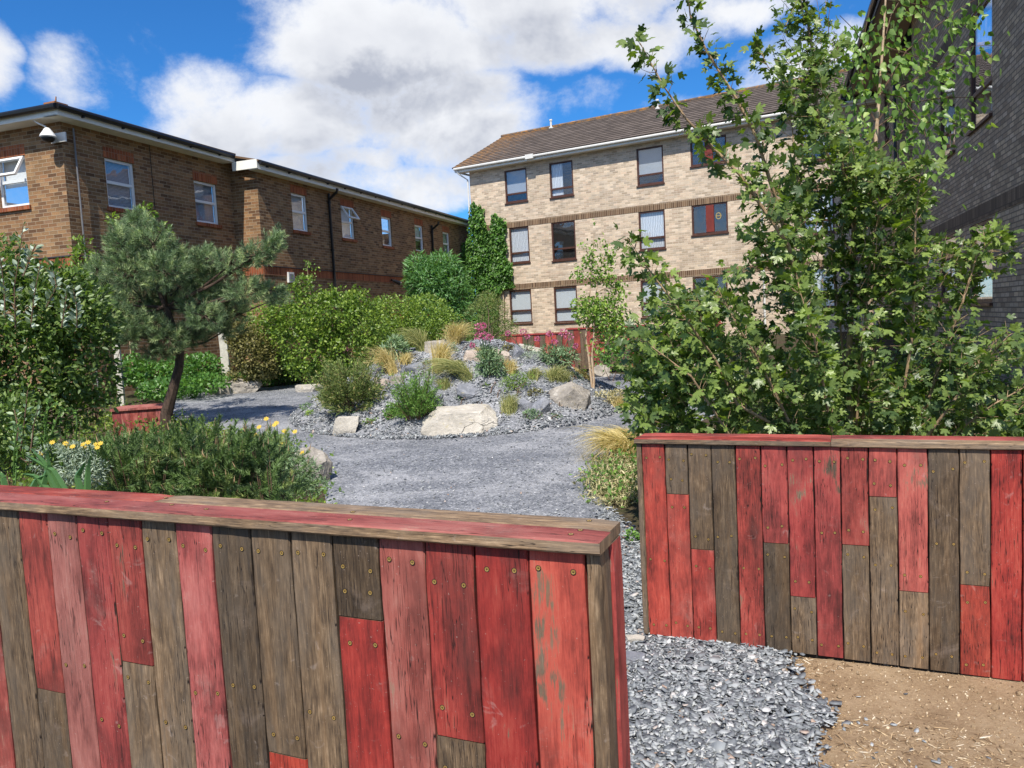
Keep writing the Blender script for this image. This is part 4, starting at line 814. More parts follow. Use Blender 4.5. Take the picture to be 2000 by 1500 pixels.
def TU(fr, X, Y, z): p = atz(X, Y, z) - np.array(fr.O); return float(p @ np.array(fr.e)), float(p @ np.array(fr.n))
us = TU(FW, 345, 965, 1.13)[0]; ue = uend + .008
coping(wl, FW, [(-3.6, ue, -.072, .022, .97, 0, .95, .31), (-3.6, us, -TH - .012, -.075, .97, 0, .6, .52), (us + .002, ue - .004, -TH - .012, -.075, 0, 0, .95, .83)], 1.100, 1.130)
b = MB(); FWs = [ (ue - .03, 0.002, .115), (ue - .05, -.05, .12)]
done = 0
for (uu, vv, zz) in scr:
    if uu < -1.75 or zz < .35 or done >= 88: continue
    put_screw(FW, uu, vv, zz, wl); done += 1
for uu, vv in [(-.04, -.02), (-.03, -.055), (-.035, -.135), (-.62, -.02), (-.66, -.09), (-1.1, -.03), (-1.25, -.05), (-1.35, -.12), (-1.5, -.04)]: put_screw(FW, uu, vv, 1.1306, wl, True)
# right wall
qa, qb = atz(1253, 866, .95), atz(1985, 878, .95); eR = qb - qa; eR[2] = 0; eR /= np.linalg.norm(eR); nR = np.array([eR[1], -eR[0], 0])
if nR[1] > 0: nR = -nR
FWR = Fr((qa[0], qa[1], 0), eR, nR)
Z8 = lambda X, Y: (1150 + .4668 * X, 800 + .4668 * Y)
XR = [Z8(x, 150)[0] for x in [220, 316, 411, 510, 611, 717, 828, 938, 1051, 1168, 1289, 1418, 1549, 1681, 1815]]
UR = rowU(FWR, XR, 866, 878, 1253, 1985); sR = [([(360, 354)], 2)]
bz = (PU(FWR, 0, 1272, 1239), PU(FWR, 0, 1990, 1331)); zbR = lambda u: bz[0][1] + (bz[1][1] - bz[0][1]) * (u - bz[0][0]) / (bz[1][0] - bz[0][0])
specR = [([], [(.99, .15)]), ([(370, 354)], [(0, .42), (.97, .28)]), ([(475, 586)], [(0, .36), (.97, .62)]), ([], [(0, .26)]), ([], [(.88, .55)]), ([(780, 560)], [(.94, .35), (0, .13)]), ([(895, 785)], [(.92, .48), (0, .5)]), ([], [(.93, .12)]),
 ([(1115, 568)], [(.95, .55), (0, .42)]), ([(1230, 366)], [(.92, .42), (0, .55)]), ([(1360, 763)], [(.95, .42), (0, .72)]), ([], [(0, .22)]), ([(1617, 736)], [(0, .48), (.94, .40)]), ([], [(1.0, .18)])]
cols = [(UR[i], UR[i + 1], [zsp(FWR, *Z8(X, Y)) for X, Y in sp], tn) for i, (sp, tn) in enumerate(specR)]
u = UR[-1]; cols += [(u, u + .118, [.6], [(.94, .3), (.96, .2)]), (u + .118, u + .236, [], [(0, .4)]), (u + .236, u + .354, [], [(.95, .5)]), (u + .354, u + .472, [], [(0, .3)])]
wr, scr = plankwall('plank_wall', 'far right-hand wall of red and grey-brown boards behind the sandy path, with leafy maple above it', FWR, cols, .948, zbR, .16, .3)
mb = MB(); FEn = Fr(FWR.p(UR[0] - .003, 0, 0), -np.array(FWR.n), -np.array(FWR.e)); board(mb, FEn, 0.0, .078, bz[0][1], .948, (0, .55, .4), v=.026, th=.026, seed=95); board(mb, FEn, .08, .16, bz[0][1], .948, (0, .4, .2), v=.026, th=.026, seed=96); mb.build('end_board', M_wood, wr)
ust = TU(FWR, 1621, 870, .98)[0]; ul = UR[0] - .035
coping(wr, FWR, [(ul, ust, -.080, .016, .96, .25, .55, .21), (ust + .002, UR[-1] + .5, -.062, .016, 0, 0, .98, .67), (ul + .01, ust, -.172, -.083, .96, .1, .5, .44), (ust + .002, UR[-1] + .5, -.172, -.065, .97, .1, .5, .94)], .950, .978)
for (uu, vv, zz) in scr[:96]: put_screw(FWR, uu, vv, zz, wr)
# low plank walls in the background
def backwall(label, Xa, Xb, Da, Db, ztop, hgt, seed, grp='low red plank walls at the back of the garden'):
    a = atd(Xa, 640, Da); b_ = atd(Xb, 640, Db); ed = (b_ - a); ed[2] = 0; L = np.linalg.norm(ed); ed /= L; n_ = np.array([ed[1], -ed[0], 0])
    if n_[1] > 0: n_ = -n_
    fr = Fr((a[0], a[1], 0), ed, n_); t = thing('low_plank_wall', label, 'timber wall', fr.p(L / 2, -.08, ztop - hgt), grp); mb = MB(); r = random.Random(seed); u = 0; k = 0
    while u < L - .02:
        w_ = min(r.uniform(.12, .15), L - u); k += 1; zm = ztop - .04 - r.uniform(.2, .7) * hgt; tn = [(.97, r.uniform(.1, .5)), (0, r.uniform(.3, .5))]; r.shuffle(tn)
        if r.random() < .5: zs = [ztop - .03, zm, ztop - hgt]
        else: zs = [ztop - .03, ztop - hgt]
        for j in range(len(zs) - 1): fbox(mb, fr, u + .003, u + w_ - .003, -.022, r.uniform(0, .004), zs[j + 1] + .003, zs[j], c=tn[j] + (r.random(),))
        u += w_
    mb.build('cladding', M_wood, t); mb = MB(); fbox(mb, fr, .01, L - .01, -.14, -.023, ztop - hgt, ztop - .032); mb.build('core', M_dark, t)
    mb = MB(); fbox(mb, fr, -.03, L + .03, -.16, .02, ztop - .03, ztop, c=(.95, .4, .3)); mb.build('coping_board', M_wood, t); return t
backwall('low red and brown plank wall just behind the mound, left of the slender birch', 975, 1112, 16.6, 16.0, 1.32, .75, 4)
backwall('taller low plank wall behind the birch stems with a long red section at its right', 1108, 1262, 15.8, 15.0, 1.40, .85, 9)
# small bench and box
p = atd(1360, 690, 17.5); FBn = Fr((p[0], p[1], 0), (.95, -.3, 0), (-.3, -.95, 0)); gz0 = float(gz(p[0], p[1])); t = thing('garden_bench', 'small red slatted bench on the paving behind the maple leaves', 'bench', (p[0], p[1], gz0))
b = MB()
for k in range(4): fbox(b, FBn, -.6, .6, .05 + k * .11, .14 + k * .11, gz0 + .42, gz0 + .45, c=(.97, .3, .2 * k))
b.build('seat', M_wood, t)
b = MB()
for k in range(3): fbox(b, FBn, -.6, .6, -.02, .01, gz0 + .52 + k * .13, gz0 + .61 + k * .13, c=(.97, .3, .3 * k))
b.build('backrest', M_wood, t)
for uu in (-.55, .5):
    for vv in (0.012, .42): b = MB(); fbox(b, FBn, uu, uu + .06, vv, vv + .06, gz0, gz0 + (.9 if vv < .1 else .42), c=(.9, .4, .5)); b.build('leg', M_wood, t)
# red boarded planter edge by the pine
a = onG(228, 848); FPx = Fr((a[0], a[1], 0), (.97, .22, 0), (.22, -.97, 0)); zt = float(gz(a[0], a[1]))
t = thing('low_timber_seat', 'small red-painted boarded block with a flat top at the foot of the leaning pine', 'timber seat', FPx.p(.35, -.4, zt)); b = MB()
for k in range(5): fbox(b, FPx, -.05, .70, -.52 + k * .115, -.408 + k * .115, zt + .33, zt + .36, c=(.97, .9, .17 * k + .1))
b.build('top', M_wood, t); b = MB()
for k in range(6): fbox(b, FPx, -.03 + k * .115, .082 + k * .115, 0, .022, zt - .02, zt + .328, c=((.97, .8, .13 * k) if k % 3 else (.9, .3, .2 * k)))
for k in range(4): fbox(b, Fr(FPx.p(.66, 0, 0), -np.array(FPx.n), FPx.e), k * .12, k * .12 + .117, 0, .022, zt - .02, zt + .328, c=(.97, .6, .2 * k))
fbox(b, FPx, -.02, .655, -.5, -.002, zt - .02, zt + .325, c=(.9, .4, .4)); b.build('side', M_wood, t)
# flaking white posts
def post(label, Xb, Yb, Xt, Yt, D, w_):
    p = atd(Xb, Yb, D); q = atd(Xt, Yt, D); g0 = min(float(gz(p[0], p[1])) - .05, p[2]); fr = Fr((p[0], p[1], 0), (.98, .2, 0), (.2, -.98, 0)); b = MB()
    b_ = [(-w_ / 2, -w_ / 2), (w_ / 2, -w_ / 2), (w_ / 2, w_ / 2), (-w_ / 2, w_ / 2)]; n = 10; dx_ = (q[0] - p[0]); r = random.Random(int(Xb))
    rings = [[fr.p(u_ * (1 + r.uniform(-.05, .05)) + dx_ * i / n, v_, g0 + (q[2] - g0) * i / n) for u_, v_ in b_] for i in range(n + 1)]
    for i in range(n):
        for k in range(4): b.face([rings[i][k], rings[i][(k + 1) % 4], rings[i + 1][(k + 1) % 4], rings[i + 1][k]])
    b.face(rings[-1]); o = b.build('timber_post', M_paint, None, origin=(p[0], p[1], g0), bevel=.008); meta(o, label, 'post', 'flaking white timber posts by the hedge'); return o
post('flaking white timber post left of the pine trunk, half hidden by leaves', 236, 765, 222, 610, 14.2, .10); post('flaking white timber post right of the pine trunk, standing behind the flat rock', 444, 744, 431, 612, 16.9, .16)
# stone kerb at the far left edge of the path
a = [onG(280, 778), onG(300, 771), onG(345, 766), onG(405, 763)]; mb = MB()
for (p, q) in zip(a[:-1], a[1:]):
    d_ = nrm(q - p); s = np.array([-d_[1], d_[0], 0]) * .16; mb.face([p - s + [0, 0, .10], q - s + [0, 0, .10], q + s + [0, 0, .10], p + s + [0, 0, .10]]); mb.face([p - s - [0, 0, .05], q - s - [0, 0, .05], q - s + [0, 0, .10], p - s + [0, 0, .10]])
o = mb.build('kerb', M_pave); meta(o, kind='structure')

# ============================================================ ROCKS
def rock(label, Xc, Yb, wpx, hpx, m, planes=None, seed=1, depth=.75, group='boulders set in the slate rock garden', name='boulder', sink=.12, nf=9, lump=.10):
    p = onT(Xc, Yb); D = p[1]; w_ = wpx * D / F * .5; h = hpx * D / F
    import bmesh
    bm = bmesh.new(); bmesh.ops.create_icosphere(bm, subdivisions=5, radius=1.0); V = np.array([v.co[:] for v in bm.verts]); r = np.random.default_rng(seed)
    V *= 1.25
    pl = list(planes or [])
    for k in range(nf): d_ = nrm(r.normal(size=3)); pl.append((tuple(d_), r.uniform(.72, .98)))
    for (d_, s) in pl: d_ = nrm(np.array(d_, float)); dist = V @ d_ - s; V = V - np.clip(dist, 0, None)[:, None] * d_
    V[:, 0] = np.clip(V[:, 0], -1.02, 1.02)
    V = V * (1 + lump * fbm(V + seed, 1.6, 4)[:, None] + .035 * fbm(V + seed, 9, 3)[:, None])
    top = V[:, 2].max(); hh = h / (top + .55); V = V * [w_ / np.abs(V[:, 0]).max(), w_ * depth / max(.01, np.abs(V[:, 1]).max()), hh]; V[:, 2] += hh * .55 - sink * h * .3
    for v, c in zip(bm.verts, V): v.co = c
    me = bpy.data.meshes.new(name); bm.to_mesh(me); bm.free(); me.materials.append(m); me.polygons.foreach_set('use_smooth', [False] * len(me.polygons))
    o = bpy.data.objects.new(name, me); COL.objects.link(o); o.location = (p[0], p[1] + w_ * depth * .6, p[2]); meta(o, label, 'rock', group); return o
rock('largest cream boulder, flat topped with a sloping left side, at the mound front', 897, 851, 158, 56, M_st1, [((0, -.15, 1), .50), ((-.75, -.2, .66), .70), ((.8, -.2, .55), .82), ((0, -1, .25), .62)], 3, .55, nf=5)
rock('small square cream boulder at the left front of the mound', 674, 852, 58, 38, M_st1, [((0, 0, 1), .66), ((-.9, 0, .3), .8), ((0, -1, .2), .7)], 5, .7, nf=5)
rock('large angular grey-brown boulder at the right front of the mound below the birch', 1117, 803, 86, 58, M_st2, [((-.5, -.4, .8), .62), ((.6, -.3, .7), .68), ((.1, -1, -.1), .65)], 11, .8, nf=7)
rock('dark blue slate rock with pale veins beside the large grey-brown boulder', 1052, 812, 50, 36, M_st3, [((-.6, -.3, .8), .5)], 12)
rock('half buried bluish slab left of the veined slate rock', 1022, 806, 42, 26, M_st3, [((0, -.3, 1), .5)], 13)
rock('flat blue-grey slab above the largest cream boulder', 922, 778, 62, 28, M_st3, [((.3, -.5, .9), .45)], 14)
rock('small pale grey stone left of the bright green bush', 778, 752, 34, 18, M_st2, [((0, 0, 1), .6)], 15)
rock('pinkish brown stone at the edge of the large heather bush', 744, 760, 32, 24, M_st4, [((.2, 0, 1), .6)], 16)
rock('dark slate slab in the middle of the mound below the leaning grass', 812, 730, 46, 22, M_st3, [((-.2, -.2, 1), .4)], 17)
rock('rounded grey summit stone under the two golden grasses', 852, 692, 46, 28, M_st2, [((0, -.2, 1), .6)], 18)
rock('pinkish stone right of the summit behind the valerian stems', 920, 708, 42, 24, M_st4, None, 19)
rock('tall pinkish boulder right of the valerian stems on the mound', 975, 720, 44, 42, M_st4, [((.3, -.2, .9), .7)], 20)
rock('upright dark grey wedge stone at the upper right of the mound', 1016, 700, 26, 28, M_st3, [((.5, 0, .8), .5)], 21)
rock('long pale stone lying on the upper right shoulder of the mound', 1036, 690, 50, 20, M_st1, [((.4, 0, .9), .45)], 22)
rock('pale stone behind the slender birch stems', 1172, 736, 42, 24, M_st2, None, 23)
rock('small whitish stone low on the left flank of the mound', 652, 700, 24, 14, M_st2, None, 29)
gr2 = 'boulders along the outer edge of the path'
rock('long flat grey rock at the far left edge of the path beside the white post', 452, 770, 108, 30, M_st2, [((0, -.2, 1), .42), ((-.8, 0, .5), .7)], 24, .5, gr2)
rock('small flat pale rock across the path, left of the heather bush', 604, 766, 56, 15, M_st1, [((0, 0, 1), .4)], 25, .6, gr2)
rock('rough grey boulder beside the daisies just behind the near wall', 612, 946, 86, 72, M_st2, [((.3, -.2, .9), .75)], 26, .8, gr2)
rock('flat pale stone in the slate chips between the two plank walls', 1243, 1262, 40, 16, M_st1, [((0, 0, 1), .35)], 27, .8, 'flat stones between the plank walls'); rock('flat grey stone in the slate chips just below the pale one', 1238, 1296, 50, 14, M_st3, [((0, 0, 1), .3)], 28, .8, 'flat stones between the plank walls')

# ============================================================ SLATE CHIPS
def chips(name, label, P, size, kind_label, tilt=.45, sink=.0, m=None, nrm_=None, elong=(.45, .85), thick=.09):
    n = len(P); k = 6; a = (np.arange(k)[None] + rg.uniform(-.32, .32, (n, k))) / k * 2 * math.pi; r = rg.uniform(.72, 1.1, (n, k)); el_ = rg.uniform(*elong, n)
    x = np.cos(a) * r; y = np.sin(a) * r * el_[:, None]; N = nrm(rg.normal(size=(n, 3)) * tilt + (np.array([0, 0, 1.0]) if nrm_ is None else nrm_)); A = nrm(np.cross(N, rg.normal(size=(n, 3)))); B = np.cross(N, A); s = size * rg.lognormal(0, .35, n) * .5
    T = P[:, None] + s[:, None, None] * (x[..., None] * A[:, None] + y[..., None] * B[:, None]); up = (N * (s * 2 * thick)[:, None])[:, None]
    V = np.concatenate([T + up, T * 1.0], 1).reshape(-1, 3); K = 2 * k
    lp = [list(range(k))] + [[j, j + k, (j + 1) % k + k, (j + 1) % k] for j in range(k)]; fl = np.concatenate([np.array(q) for q in lp]); cn = np.array([len(q) for q in lp])
    loops = (fl[None] + np.arange(n)[:, None] * K).ravel(); me = mesh_from(name, V, loops, np.tile(cn, n), m or M_chip, np.repeat(rg.random(n), len(lp)))
    o = link(me, name, None); meta(o, label, None, None, 'stuff'); return o
def in_poly(n, poly, fade=.0):
    poly = np.array(poly); lo = poly.min(0) - fade; hi = poly.max(0) + fade; out_ = []
    tot = 0
    while tot < n:
        q = rg.uniform(lo, hi, (n * 2, 2)); d_ = polydist(q[:, 0], q[:, 1], poly); k = d_ < fade * rg.random(len(q)) ** 2.5; out_.append(q[k]); tot += k.sum()
    return np.concatenate(out_)[:n]
cp = [gp(1180, 1000), gp(1262, 1085), gp(1268, 1240), gp(1400, 1258), gp(1520, 1278), gp(1540, 1335), gp(1600, 1396), gp(1562, 1450), gp(1580, 1530), (.8, 1.7), (.36, 1.55), (.30, 1.95), (.12, 3.0)]
q = in_poly(26000, cp, .11); g = fbm(np.stack([q[:, 0], q[:, 1], 0 * q[:, 0]], -1), 3, 3)
P = np.stack([q[:, 0], q[:, 1], .008 + .022 * rg.random(len(q)) + .016 * g + gz(q[:, 0], q[:, 1])], -1)
print('bz', bz)
chips('slate_chippings', 'blue-grey slate chippings spread between the two plank walls', P, .027, 'gravel', .32)
a_ = rg.random(42000) * 6.283; r_ = np.sqrt(rg.random(42000)) * 1.03; x_ = MC[0] + MR[0] * r_ * np.cos(a_); y_ = MC[1] + MR[1] * r_ * np.sin(a_); k = y_ < MC[1] + .9; x_ = x_[k]; y_ = y_[k]
P = np.stack([x_, y_, terr(x_, y_) + .015 + .018 * rg.random(len(x_))], -1); chips('slate_shards', 'blue-grey slate shards covering the rock garden mound', P, .034, 'gravel', .55)
# loose chips strewn over the path
q = in_poly(16000, path_poly, .05); q = q[(((q[:, 0] - MC[0]) / MR[0]) ** 2 + ((q[:, 1] - MC[1]) / MR[1]) ** 2) > 1]
P = np.stack([q[:, 0], q[:, 1], gz(q[:, 0], q[:, 1]) + .012 + .004 * rg.random(len(q))], -1); chips('loose_grit', 'fine loose slate grit on the garden path', P, .017, 'gravel', .25)
# debris on the sand
q = rg.uniform((.9, 1.5), (3.0, 3.95), (9000, 2)); q = q[polydist(q[:, 0], q[:, 1], dirt_poly) < 0]; P = np.stack([q[:, 0], q[:, 1], dirt_z(q[:, 0], q[:, 1]) + .001], -1)
def debmat():
    m, t = mat('straw_and_pebble'); c = t.ramp(t.attr('var')['Fac'], [(0, (.12, .075, .04)), (.4, (.33, .22, .12)), (.75, (.55, .42, .26)), (1, (.66, .58, .45))]); out(t, c, .8); return m
M_deb = debmat(); chips('pebbles', 'small pale pebbles and crumbs on the sandy path', P, .0065, 'pebbles', .5, m=M_deb, elong=(.5, .95), thick=.3)
q = rg.uniform((.9, 1.5), (3.0, 3.95), (6000, 2)); q = q[(polydist(q[:, 0], q[:, 1], dirt_poly) < 0) & (fbm(np.stack([q[:, 0], q[:, 1], q[:, 0] * 0], -1), 2.2, 3) > -.05)]; P = np.stack([q[:, 0], q[:, 1], dirt_z(q[:, 0], q[:, 1]) + .003], -1)
chips('straw_litter', 'dry straw and bark slivers on the sandy path', P, .028, 'litter', .15, m=M_deb, elong=(.05, .14), thick=.05)
q = rg.uniform((.9, 1.5), (3.0, 3.9), (420, 2)); q = q[(polydist(q[:, 0], q[:, 1], dirt_poly) < 0)]; P = np.stack([q[:, 0], q[:, 1], dirt_z(q[:, 0], q[:, 1]) + .001], -1); chips('soil_clods', 'small clods and crumbs of sandy soil', P, .014, 'clods', .6, m=M_dirt, elong=(.6, .95), thick=.45)
q = np.concatenate([in_poly(60, [(1.0, 2.0), (1.5, 2.0), (1.5, 3.0), (1.1, 3.0)]), rg.uniform((1.2, 1.7), (2.4, 3.2), (20, 2))]); P = np.stack([q[:, 0], q[:, 1], dirt_z(q[:, 0], q[:, 1]) + .003], -1); chips('stray_chips', 'stray slate chips scattered on the sand', P, .024, 'chips', .2)
# ============================================================ MAPLE BEHIND THE RIGHT WALL
def pxline(pts): return [atd(*q) for q in pts]
def along(pts, step):
    P = np.array(pts, float); L = np.linalg.norm(np.diff(P, axis=0), axis=1); c = np.concatenate([[0], np.cumsum(L)]); s = np.arange(0, c[-1], step); o = np.stack([np.interp(s, c, P[:, k]) for k in range(3)], -1)
    d_ = np.stack([np.interp(np.minimum(s + .02, c[-1]), c, P[:, k]) - np.interp(np.maximum(s - .02, 0), c, P[:, k]) for k in range(3)], -1); return o, nrm(d_), s / c[-1]
MD = 5.6
base = atd(1655, 905, MD); base[2] = float(gz(base[0], base[1]))
t = thing('maple_tree', 'tall bushy field maple with several pale stems and lobed leaves behind the right-hand plank wall', 'tree', base)
ST = [([(1666, 900, MD), (1664, 760, MD), (1658, 690, MD), (1666, 570, MD), (1668, 420, MD), (1640, 300, MD - .1), (1597, 228, MD - .2), (1590, 120, MD - .2), (1572, 8, MD - .2), (1566, -60, MD - .2)], .026),
 ([(1640, 900, MD - .1), (1600, 760, MD - .2), (1560, 560, MD - .3), (1516, 392, MD - .4), (1476, 264, MD - .5), (1440, 196, MD - .5), (1380, 100, MD - .5), (1348, 30, MD - .5), (1342, -30, MD - .5)], .019),
 ([(1630, 900, MD - .2), (1590, 700, MD - .5), (1540, 480, MD - .7), (1444, 340, MD - .8), (1392, 288, MD - .8), (1340, 232, MD - .9), (1296, 168, MD - .9), (1250, 84, MD - .9)], .016),
 ([(1600, 900, MD - .2), (1530, 840, MD - .6), (1440, 790, MD - .8), (1396, 700, MD - .9), (1330, 610, MD - 1), (1270, 530, MD - 1), (1226, 466, MD - 1)], .013),
 ([(1700, 900, MD - .1), (1760, 800, MD - .4), (1784, 640, MD - .5), (1788, 432, MD - .6), (1800, 316, MD - .6)], .014),
 ([(1720, 900, MD), (1812, 788, MD - .3), (1844, 680, MD - .4), (1880, 590, MD - .5), (1908, 500, MD - .5), (1950, 455, MD - .6)], .016),
 ([(1600, 900, MD - .4), (1520, 780, MD - .8), (1480, 700, MD - .9), (1440, 636, MD - 1), (1400, 560, MD - 1)], .011),
 ([(1640, 900, MD - .3), (1610, 760, MD - .8), (1590, 660, MD - 1), (1560, 560, MD - 1)], .012),
 ([(1500, 880, MD - .6), (1400, 812, MD - .9), (1350, 735, MD - 1), (1290, 690, MD - 1), (1250, 660, MD - 1)], .010),
 ([(1740, 890, MD - .4), (1850, 800, MD - .7), (1910, 720, MD - .8), (1970, 655, MD - .9)], .012),
 ([(1730, 900, MD - .2), (1860, 850, MD - .6), (1940, 790, MD - .8), (2030, 740, MD - .8)], .010),
 ([(1660, 640, MD), (1700, 500, MD - .3), (1720, 400, MD - .4), (1700, 320, MD - .4)], .010), ([(1664, 690, MD), (1710, 660, MD - .2), (1780, 640, MD - .3), (1840, 620, MD - .2)], .009),
 ([(1663, 560, MD), (1620, 420, MD + .1), (1575, 330, MD)], .010), ([(1594, 228, MD - .2), (1540, 170, MD - .2), (1500, 130, MD - .2), (1480, 90, MD - .2)], .005), ([(1480, 880, MD - .2), (1330, 840, MD - .6), (1270, 820, MD - .8), (1240, 800, MD - .8)], .008)]
mb = MB(); twigs = []
for pl, r0 in ST:
    W_ = pxline(pl); n = len(W_); W_[0][2] = min(W_[0][2], 0.35); tube(mb, W_, [r0 * (1 - .82 * i / (n - 1)) for i in range(n)], 7)
    o, d_, s = along(W_, .035)
    for p, dr, ss in zip(o, d_, s):
        if ss < .12: continue
        twigs.append((p, dr, ss, r0))
mb.build('trunk', B_maple, t, smooth=True)
LP = []; LY = []; LN = []; LS = []; mb = MB()
def leaf_at(p, dr, sz):
    LP.append(p); LY.append(nrm(dr)); N = nrm(rg.normal(size=3) * .68 + np.array([0, 0, .5]) + trav_n * .6); LN.append(N); LS.append(sz)
def twig(p, dr, L, n, sz=.070, r=.0028):
    dr = nrm(dr); q = p + dr * L + np.array([0, 0, L * .12]); mid = (p + q) / 2 + rg.normal(size=3) * L * .06; tube(mb, [p, mid, q], [r, r * .7, r * .4], 4, cap=False)
    for k in range(n):
        f = .25 + .75 * (k + rg.random() * .6) / n; c = p * (1 - f) + q * f; sd = rg.normal(size=3); sd = nrm(sd - dr * (sd @ dr)); pet = nrm(sd + dr * .5 + [0, 0, .25]) * rg.uniform(.02, .055)
        leaf_at(c + pet, nrm(pet) * .8 + [0, 0, -.30], sz * rg.uniform(.6, 1.2))
for p, dr, ss, r0 in twigs:
    for _r in range(2 if (ss > .5 and rg.random() < .6) else 1):
        sd = rg.normal(size=3); sd = nrm(sd - dr * (sd @ dr)); L = rg.uniform(.04, .15) * (1.15 - .5 * ss); twig(p, sd + dr * .8, L, rg.integers(2, 5))
# body of the crown: sample twiglets inside pixel polygons given depth, i.e. a real volume
body = [((1465, 450), (1535, 330), (1580, 235), (1650, 270), (1740, 330), (1790, 420), (1805, 540), (1830, 620), (1900, 660), (1920, 680), (1910, 720), (1890, 780), (1880, 860), (1250, 860), (1232, 760), (1238, 670), (1290, 620), (1345, 600), (1400, 560), (1470, 520)), 980]
col_ = [((1525, -30), (1630, -30), (1635, 250), (1540, 270), (1520, 180)), 90]
rc = [((1825, 480), (1880, 470), (1960, 450), (1975, 510), (1920, 590), (1850, 590)), 60]
lr = [((1880, 700), (1985, 640), (1990, 690), (1900, 800), (2060, 740), (2060, 800), (1930, 850), (1870, 850)), 80]; ll = [((1235, 640), (1330, 560), (1420, 600), (1400, 860), (1245, 860)), 210]; lt = [((1660, 290), (1800, 330), (1800, 440), (1680, 440)), 45]
for poly, n in (body, col_, rc, lr, ll, lt):
    A = np.array(poly, float); lo, hi = A.min(0), A.max(0); k = 0
    while k < n:
        x, y = rg.uniform(lo, hi)
        if polydist(np.array([x]), np.array([y]), A)[0] > 0: continue
        D = MD + rg.uniform(-1.0, .75) * (1 if n > 1000 else .5) - (.2 if n < 1000 else 0)
        p = atd(x, y, D)
        if fbm(p[None], 2.3, 2)[0] < -.04: k += .25; continue
        if p[2] < .25 or (y > 600 and D < MD + .1 and (abs(x - 1662) < 22 or abs(x - 1500 - (840 - y) * -.45) < 9 or abs(x - 1835 - (700 - y) * .3) < 9)): continue
        k += 1; out_ = nrm((p - np.array([base[0], base[1] + .2, max(.6, p[2] - .6)]))); twig(p - out_ * .1, out_ + rg.normal(size=3) * .45, rg.uniform(.10, .24), rg.integers(4, 9), .066)
mb.build('twig', B_maple, t)
LPn = np.array(LP); cloud('crown', MAPLE, LPn, np.array(LY), np.array(LN), np.array(LS), L_maple, t, var=np.clip(rg.random(len(LP)) ** 1.2 * .85 + .25 * fbm(LPn, 2, 2), 0, 1), aspect=1.05)
# ---- birch over the maple, drooping sprays
BD = 6.6; base = atd(1700, 860, BD + .3); base[2] = float(gz(base[0], base[1]))
t = thing('birch_tree', 'light green birch with drooping leaf sprays at the upper right before the shaded wing', 'tree', base)
tr_ = pxline([(1700, 860, BD + .3), (1700, 600, BD + .3), (1706, 400, BD + .2), (1710, 276, BD), (1717, 188, BD), (1724, 90, BD), (1732, -40, BD)]); mb = MB(); tube(mb, tr_, [.028, .024, .02, .016, .013, .010, .006], 8); mb.build('trunk', B_birch, t, smooth=True)
arcs = [[(1712, 240), (1760, 170), (1830, 130), (1900, 90), (1950, 88)], [(1716, 190), (1770, 100), (1830, 50), (1880, 14), (1920, -10)], [(1712, 250), (1780, 200), (1850, 190), (1900, 190), (1925, 195)], [(1708, 300), (1770, 250), (1840, 232), (1890, 250), (1905, 262)], [(1716, 190), (1700, 110), (1670, 60), (1640, 30)], [(1710, 280), (1670, 200), (1650, 110), (1628, 60)], [(1708, 290), (1640, 230), (1600, 215)], [(1705, 330), (1650, 260), (1600, 250)], [(1722, 100), (1740, 30), (1770, -20)], [(1706, 380), (1760, 320), (1810, 305), (1850, 330)], [(1724, 90), (1790, 110), (1850, 130)], [(1705, 400), (1640, 340), (1620, 330)], [(1716, 180), (1760, 190), (1800, 240), (1815, 290)], [(1700, 420), (1760, 380), (1800, 390)], [(1712, 240), (1690, 200), (1680, 130), (1690, 60), (1700, 10)], [(1730, 0), (1800, 10), (1860, 40), (1900, 60)]]
LP = []; LY = []; LN = []; LS = []; mb = MB()
for k, a in enumerate(arcs):
    dd = rnd.uniform(-.5, .35); W_ = [atd(x, y, BD + dd * i / len(a)) for i, (x, y) in enumerate(a)]; tube(mb, W_, [.006 * (1 - .8 * i / len(W_)) for i in range(len(W_))], 4)
    o, d_, s = along(W_, .016)
    for p, dr, ss in zip(o, d_, s):
        if ss < .15 or rg.random() < .12: continue
        for _ in range(rg.integers(1, 4)):
            off = rg.normal(size=3) * .085; off[2] -= rg.uniform(0, .11); LP.append(p + off); LY.append(nrm(np.array([dr[0] * .5, dr[1] * .3, -.8]) + rg.normal(size=3) * .45)); LN.append(nrm(trav_n * .7 + rg.normal(size=3) * .8)); LS.append(rg.uniform(.045, .08))
mb.build('branch', B_twig, t); cloud('crown', BROAD, np.array(LP), np.array(LY), np.array(LN), np.array(LS), L_birch, t)

